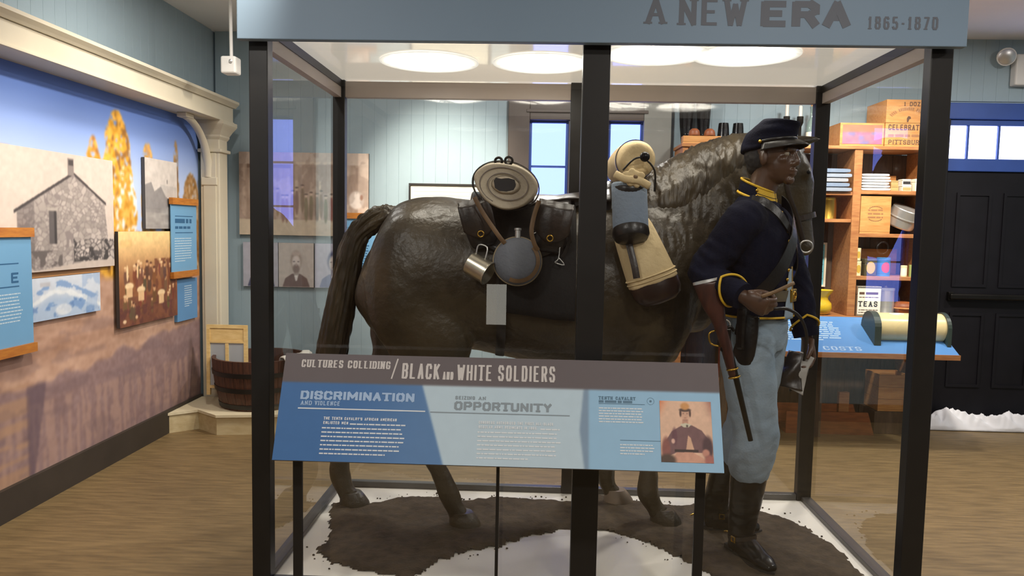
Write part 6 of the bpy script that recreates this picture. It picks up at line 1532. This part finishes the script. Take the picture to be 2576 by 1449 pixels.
# cuffs: chevron braid and little buttons
def cuff(E_, W, fwd, label=None):
    ax = (W-E_).normalized(); up = (Vector(fwd)-ax*Vector(fwd).dot(ax)).normalized(); sdv = ax.cross(up); c0 = W-ax*.028
    cf = G().tube([tuple(c0-ax*.01), tuple(c0+ax*.026)], [.056, .052], n=24).obj('cuff', 'navy', jk, smooth=.8)
    pts = []
    for a in np.linspace(0, 2*math.pi, 40, endpoint=False):
        k = 1-abs(((a/math.pi) % 2)-1)          # 0 at the back, 1 at the front point
        pts.append(tuple(c0-ax*(.012+.050*max(0, k-.45)/.55)+(up*-math.cos(a)*-1*-1+sdv*math.sin(a))*(.0605)))
    G().tube(pts+[pts[0]], .0048, n=8).obj('cuff_braid', 'yellow', cf, smooth=3)
    for t in (.0, .022): G().ell(tuple(c0-ax*t-up*.02+sdv*.056*-1), (.006, .006, .006), nu=10, nv=8).obj('cuff_button', 'brass', cf, smooth=3)
cuff(ER, WR, (-.2, -.9, .5)); cuff(EL, WL, (.0, -1, .1))
# shoulder straps crossing the chest
def chest(l, z, o=.006):
    dep = float(np.interp(z, [1.12, 1.2, 1.33, 1.44, 1.525, 1.575, 1.62], [.134, .128, .132, .126, .10, .075, .05])); wd = float(np.interp(z, [1.12, 1.2, 1.33, 1.44, 1.525, 1.575, 1.62], [.166, .156, .172, .186, .178, .118, .075]))
    t = max(-1, min(1, l/wd)); return pp(.002+(dep+o)*math.sqrt(max(0, 1-t*t))+o*.5, l*(1+o/wd), z)
def strap(path, w_, name, m, th=.004, o=.007):
    C_ = catmull(np.array(path), 6); rings = []
    P3 = [chest(l, z, o) for l, z in C_]; ctr = pp(0, 0, 1.4)
    for i, p in enumerate(P3):
        t = (P3[min(i+1, len(P3)-1)]-P3[max(i-1, 0)]).normalized(); n_ = Vector((p.x-ctr.x, p.y-ctr.y, .25*(p.z-1.4))).normalized(); b = t.cross(n_).normalized(); n_ = b.cross(t)
        rings.append([tuple(p+b*w_), tuple(p+b*w_+n_*th), tuple(p-b*w_+n_*th), tuple(p-b*w_)])
    return G().ring_loft(rings).obj(name, m, person, smooth=.8)
strap([(-.10, 1.595), (-.075, 1.565), (-.03, 1.50), (.03, 1.43), (.09, 1.35), (.15, 1.26)], .017, 'shoulder_strap', 'leather_blk')
strap([(.085, 1.595), (.06, 1.56), (.02, 1.49), (-.05, 1.39), (-.11, 1.29), (-.15, 1.21)], .026, 'carbine_sling', 'leather_blk', o=.014)
# belt with brass plate
def waist(a, k, z): return pp(.004, 0, z)+PL*(.160*k*math.sin(a))+PF*(.130*k*math.cos(a))
rings = [[tuple(waist(a, 1.0, 1.235)), tuple(waist(a, 1.035, 1.235)), tuple(waist(a, 1.035, 1.192)), tuple(waist(a, 1.0, 1.192))] for a in np.linspace(0, 2*math.pi, 48, endpoint=False)]
bl = G().ring_loft(rings, closed=True).obj('belt', mat('worn_belt_leather', (92, 80, 58), .5, scale=14, rgb2=(60, 50, 40)), person, smooth=.8)
q = waist(.16, 1.06, 1.2135); R = PR @ Matrix.Rotation(-.16, 3, 'Z')
G().cbox(q.x-.006, q.x+.006, q.y-.036, q.y+.036, q.z-.026, q.z+.026, .004, R=PR @ Matrix.Rotation(.1, 3, 'Z')).obj('buckle_plate', 'brass', bl)
G().torus(tuple(q+PF*.007), .015, .003, tuple(PF), n=20).obj('plate_wreath', 'brass', bl, smooth=3)
# cap pouch and holster on the belt
q = pp(.02, -.165, 1.10); G().cbox(q.x-.035, q.x+.035, q.y-.02, q.y+.02, 1.00, 1.17, .012, R=PR @ Matrix.Rotation(math.pi/2, 3, 'Z')).obj('cartridge_pouch', 'leather_blk', bl)
g = G(); g.tube([tuple(pp(.04, -.165, 1.14)), tuple(pp(.03, -.172, 1.02)), tuple(pp(.015, -.165, .89)), tuple(pp(.012, -.16, .85))], [(.018, .045), (.02, .05), (.016, .034), (.008, .015)], n=14, side=tuple(PL), sub=3); link('holster', fuse(g, .006, 3), 'leather_blk', bl)
# ---- forage cap
def kp(f, l, z): return hp(f-.01+.16*(z-.04), l, z-.004+.17*(f+.02))      # cap tipped back on the head
g = G(); rings = []
for z, kf, kl, df in ((.030, 1.0, 1.0, -.012), (.045, 1.02, 1.02, -.012), (.075, 1.0, 1.0, -.012), (.098, .96, .97, -.004), (.118, .86, .88, .012), (.134, .72, .76, .026), (.139, .62, .66, .03)):
    ring = []
    for a in np.linspace(0, 2*math.pi, 40, endpoint=False):
        tilt = -.020*math.cos(a)*(z/.139)+.010*(1-math.cos(a))*.5*(z < .05)*-1
        r_ = 1+.015*mnoise.noise(Vector((math.cos(a)*2, math.sin(a)*2, z*30)))
        ring.append(tuple(kp(df+.108*kf*r_*math.cos(a), .089*kl*r_*math.sin(a), z+tilt)))
    rings.append(ring)
cp_ = link('cap', modified(G().ring_loft(rings).mesh('cap', smooth=4), [('SUBSURF', dict(levels=2, render_levels=2))]), 'navy', person)
displace(cp_.data, lambda p, n: .005*mnoise.noise(Vector((p.x*14, p.y*14, p.z*44))))
rings = [[tuple(kp(.038+.064*math.cos(a)*k+.0, .092*math.sin(a)*(1 if k < 1.2 else .96), zz)) for a in np.linspace(-1.45, 1.45, 24)] for k, zz in ((1, .044), (1, .046))]
def visor(u, v):
    a = -1.42+u*2.84; r0 = .108; ext = .058*math.sqrt(max(0, math.cos(a*.98)))*v
    return tuple(kp(-.012+(r0+ext)*math.cos(a)*1.0, (.089+ext*.35)*math.sin(a), .043-.022*v*v-.008*v+.012*math.cos(a)*(1-v)*0))
link('visor', solid(G().sheet(visor, 28, 8), .004), 'leather_blk', cp_)
pts = [tuple(kp(-.012+.111*math.cos(a), .092*math.sin(a), .052)) for a in np.linspace(-1.5, 1.5, 24)]
G().tube(pts, [(.003, .006)]*24, n=8).obj('chin_strap', 'leather_blk', cp_, smooth=2)
for s in (-1, 1): G().ell(tuple(kp(-.012+.110*math.cos(1.5), s*.093, .052)), (.008, .008, .008), nu=10, nv=8).obj('side_button', 'brass', cp_, smooth=3)
rings = []

# ---- carbine hanging muzzle down from the sling
cb = thing('carbine', (.76, 2.93, .72), 'carbine with walnut stock hanging muzzle down at the soldier hip', 'carbine')
c0, c1 = Vector((.648, 2.94, 1.272)), Vector((.806, 2.905, .66)); dv = (c1-c0).normalized(); sv = Vector((dv.z*-1, 0, dv.x)).normalized()
def cpnt(t, o=0): return tuple(c0.lerp(c1, t)+sv*o)
g = G(); g.tube([cpnt(0, .0), cpnt(.02, 0), cpnt(.14, .006), cpnt(.25, .012), cpnt(.36, .016), cpnt(.5, .016), cpnt(.60, .016)], [(.018, .05), (.02, .052), (.019, .044), (.018, .028), (.02, .024), (.018, .02), (.014, .015)], n=16, sub=4); link('stock', fuse(g, .005, 3), 'gun_stock', cb)
g = G(); rings = []
G().tube([cpnt(-.012, .0), cpnt(.004, .0)], [(.019, .053), (.02, .054)], n=18).obj('butt_plate', 'steel', cb, smooth=.8)
G().tube([cpnt(.40, .026), cpnt(.70, .026), cpnt(1.0, .026)], [.0125, .011, .0095], n=14).obj('barrel', 'darkiron', cb, smooth=1)
G().cbox(*[v for k in range(3) for v in (cpnt(.37, .02)[k]-(.018, .012, .045)[k], cpnt(.37, .02)[k]+(.018, .012, .045)[k])], .004).obj('lock_plate', 'darkiron', cb)
G().tube([cpnt(.30, .034), cpnt(.30, .052), cpnt(.33, .058)], .006, n=8, sub=3).obj('hammer', 'darkiron', cb, smooth=2)
G().tube([cpnt(.30, -.010), cpnt(.31, -.035), cpnt(.37, -.038), cpnt(.40, -.006)], .0035, n=8, sub=3).obj('trigger_guard', 'brass', cb, smooth=2)
for t in (.55, .60): G().torus(cpnt(t, .02), .020, .004, tuple(dv), n=16).obj('barrel_band', 'brass', cb, smooth=3)
G().torus(cpnt(.28, .03), .02, .003, (0, 1, 0)).obj('saddle_ring', 'steel', cb, smooth=3)
# ---- reins held in the right fist
q = WR+dR*.10
rn = thing('reins', tuple(q), 'dark leather rein strap running through the soldier fist', 'reins')
G().tube([tuple(q+Vector((-.03, -.02, .045))), tuple(q+Vector((.02, -.01, .062))), tuple(q+Vector((.10, .02, .095)))], [(.003, .007)]*3, n=8, sub=4).obj('upper_strap', 'leather_tan', rn, smooth=2)
G().tube([tuple(q+Vector((.02, -.012, .0))), tuple(q+Vector((.07, -.01, .0))), tuple(q+Vector((.12, 0, -.03))), tuple(q+Vector((.155, .02, -.10))), tuple(q+Vector((.16, .05, -.2)))], [(.003, .006)]*5, n=8, sub=4).obj('lower_strap', 'leather_blk', rn, smooth=2)
# ---- gauntlets in the left hand
M['buff'] = mat('pale_buff_leather', (176, 172, 166), .6, scale=8, rgb2=(150, 146, 140), bump=.2, bscale=50)
gl = thing('gauntlets', (1.10, 3.22, .85), 'pale leather gauntlets held in the soldier lowered hand', 'gloves')
wl = WL+dL*.10
def gaunt(off, m, name, sc=1., tw=0.):
    base = wl+Vector(off); dn = Vector((-.22+tw, -.10, -.95)).normalized(); sd_ = Vector((.82, -.55, 0)); sd_ = (sd_-dn*sd_.dot(dn)).normalized(); nn = dn.cross(sd_)
    def fn(u, v):
        w2 = (.030+.034*v*v)*sc; l = v*.155*sc
        p = base+dn*(l-.02)+sd_*((u-.5)*2*w2)+nn*(.022*math.cos((u-.5)*3)*(.6+v)+.006*math.sin(v*9+u*5)); return tuple(p)
    link(name, solid(G().sheet(fn, 16, 18), .004), m, gl)
gaunt((-.03, -.025, .01), 'buff', 'cuff_flap', 1.05, -.28); gaunt((-.075, -.03, .02), 'leather', 'dark_cuff_flap', 1.0, .02)
g = G()
for k in range(4):
    b0 = wl+Vector((-.02-.012*k, -.02, .0)); g.tube([tuple(b0), tuple(b0+Vector((-.01, -.02, -.05))), tuple(b0+Vector((-.035, -.02, -.10-.01*k)))], [.011, .011, .007], n=10, sub=3)
link('glove_fingers', fuse(g, .0045, 3), 'leather_blk', gl)
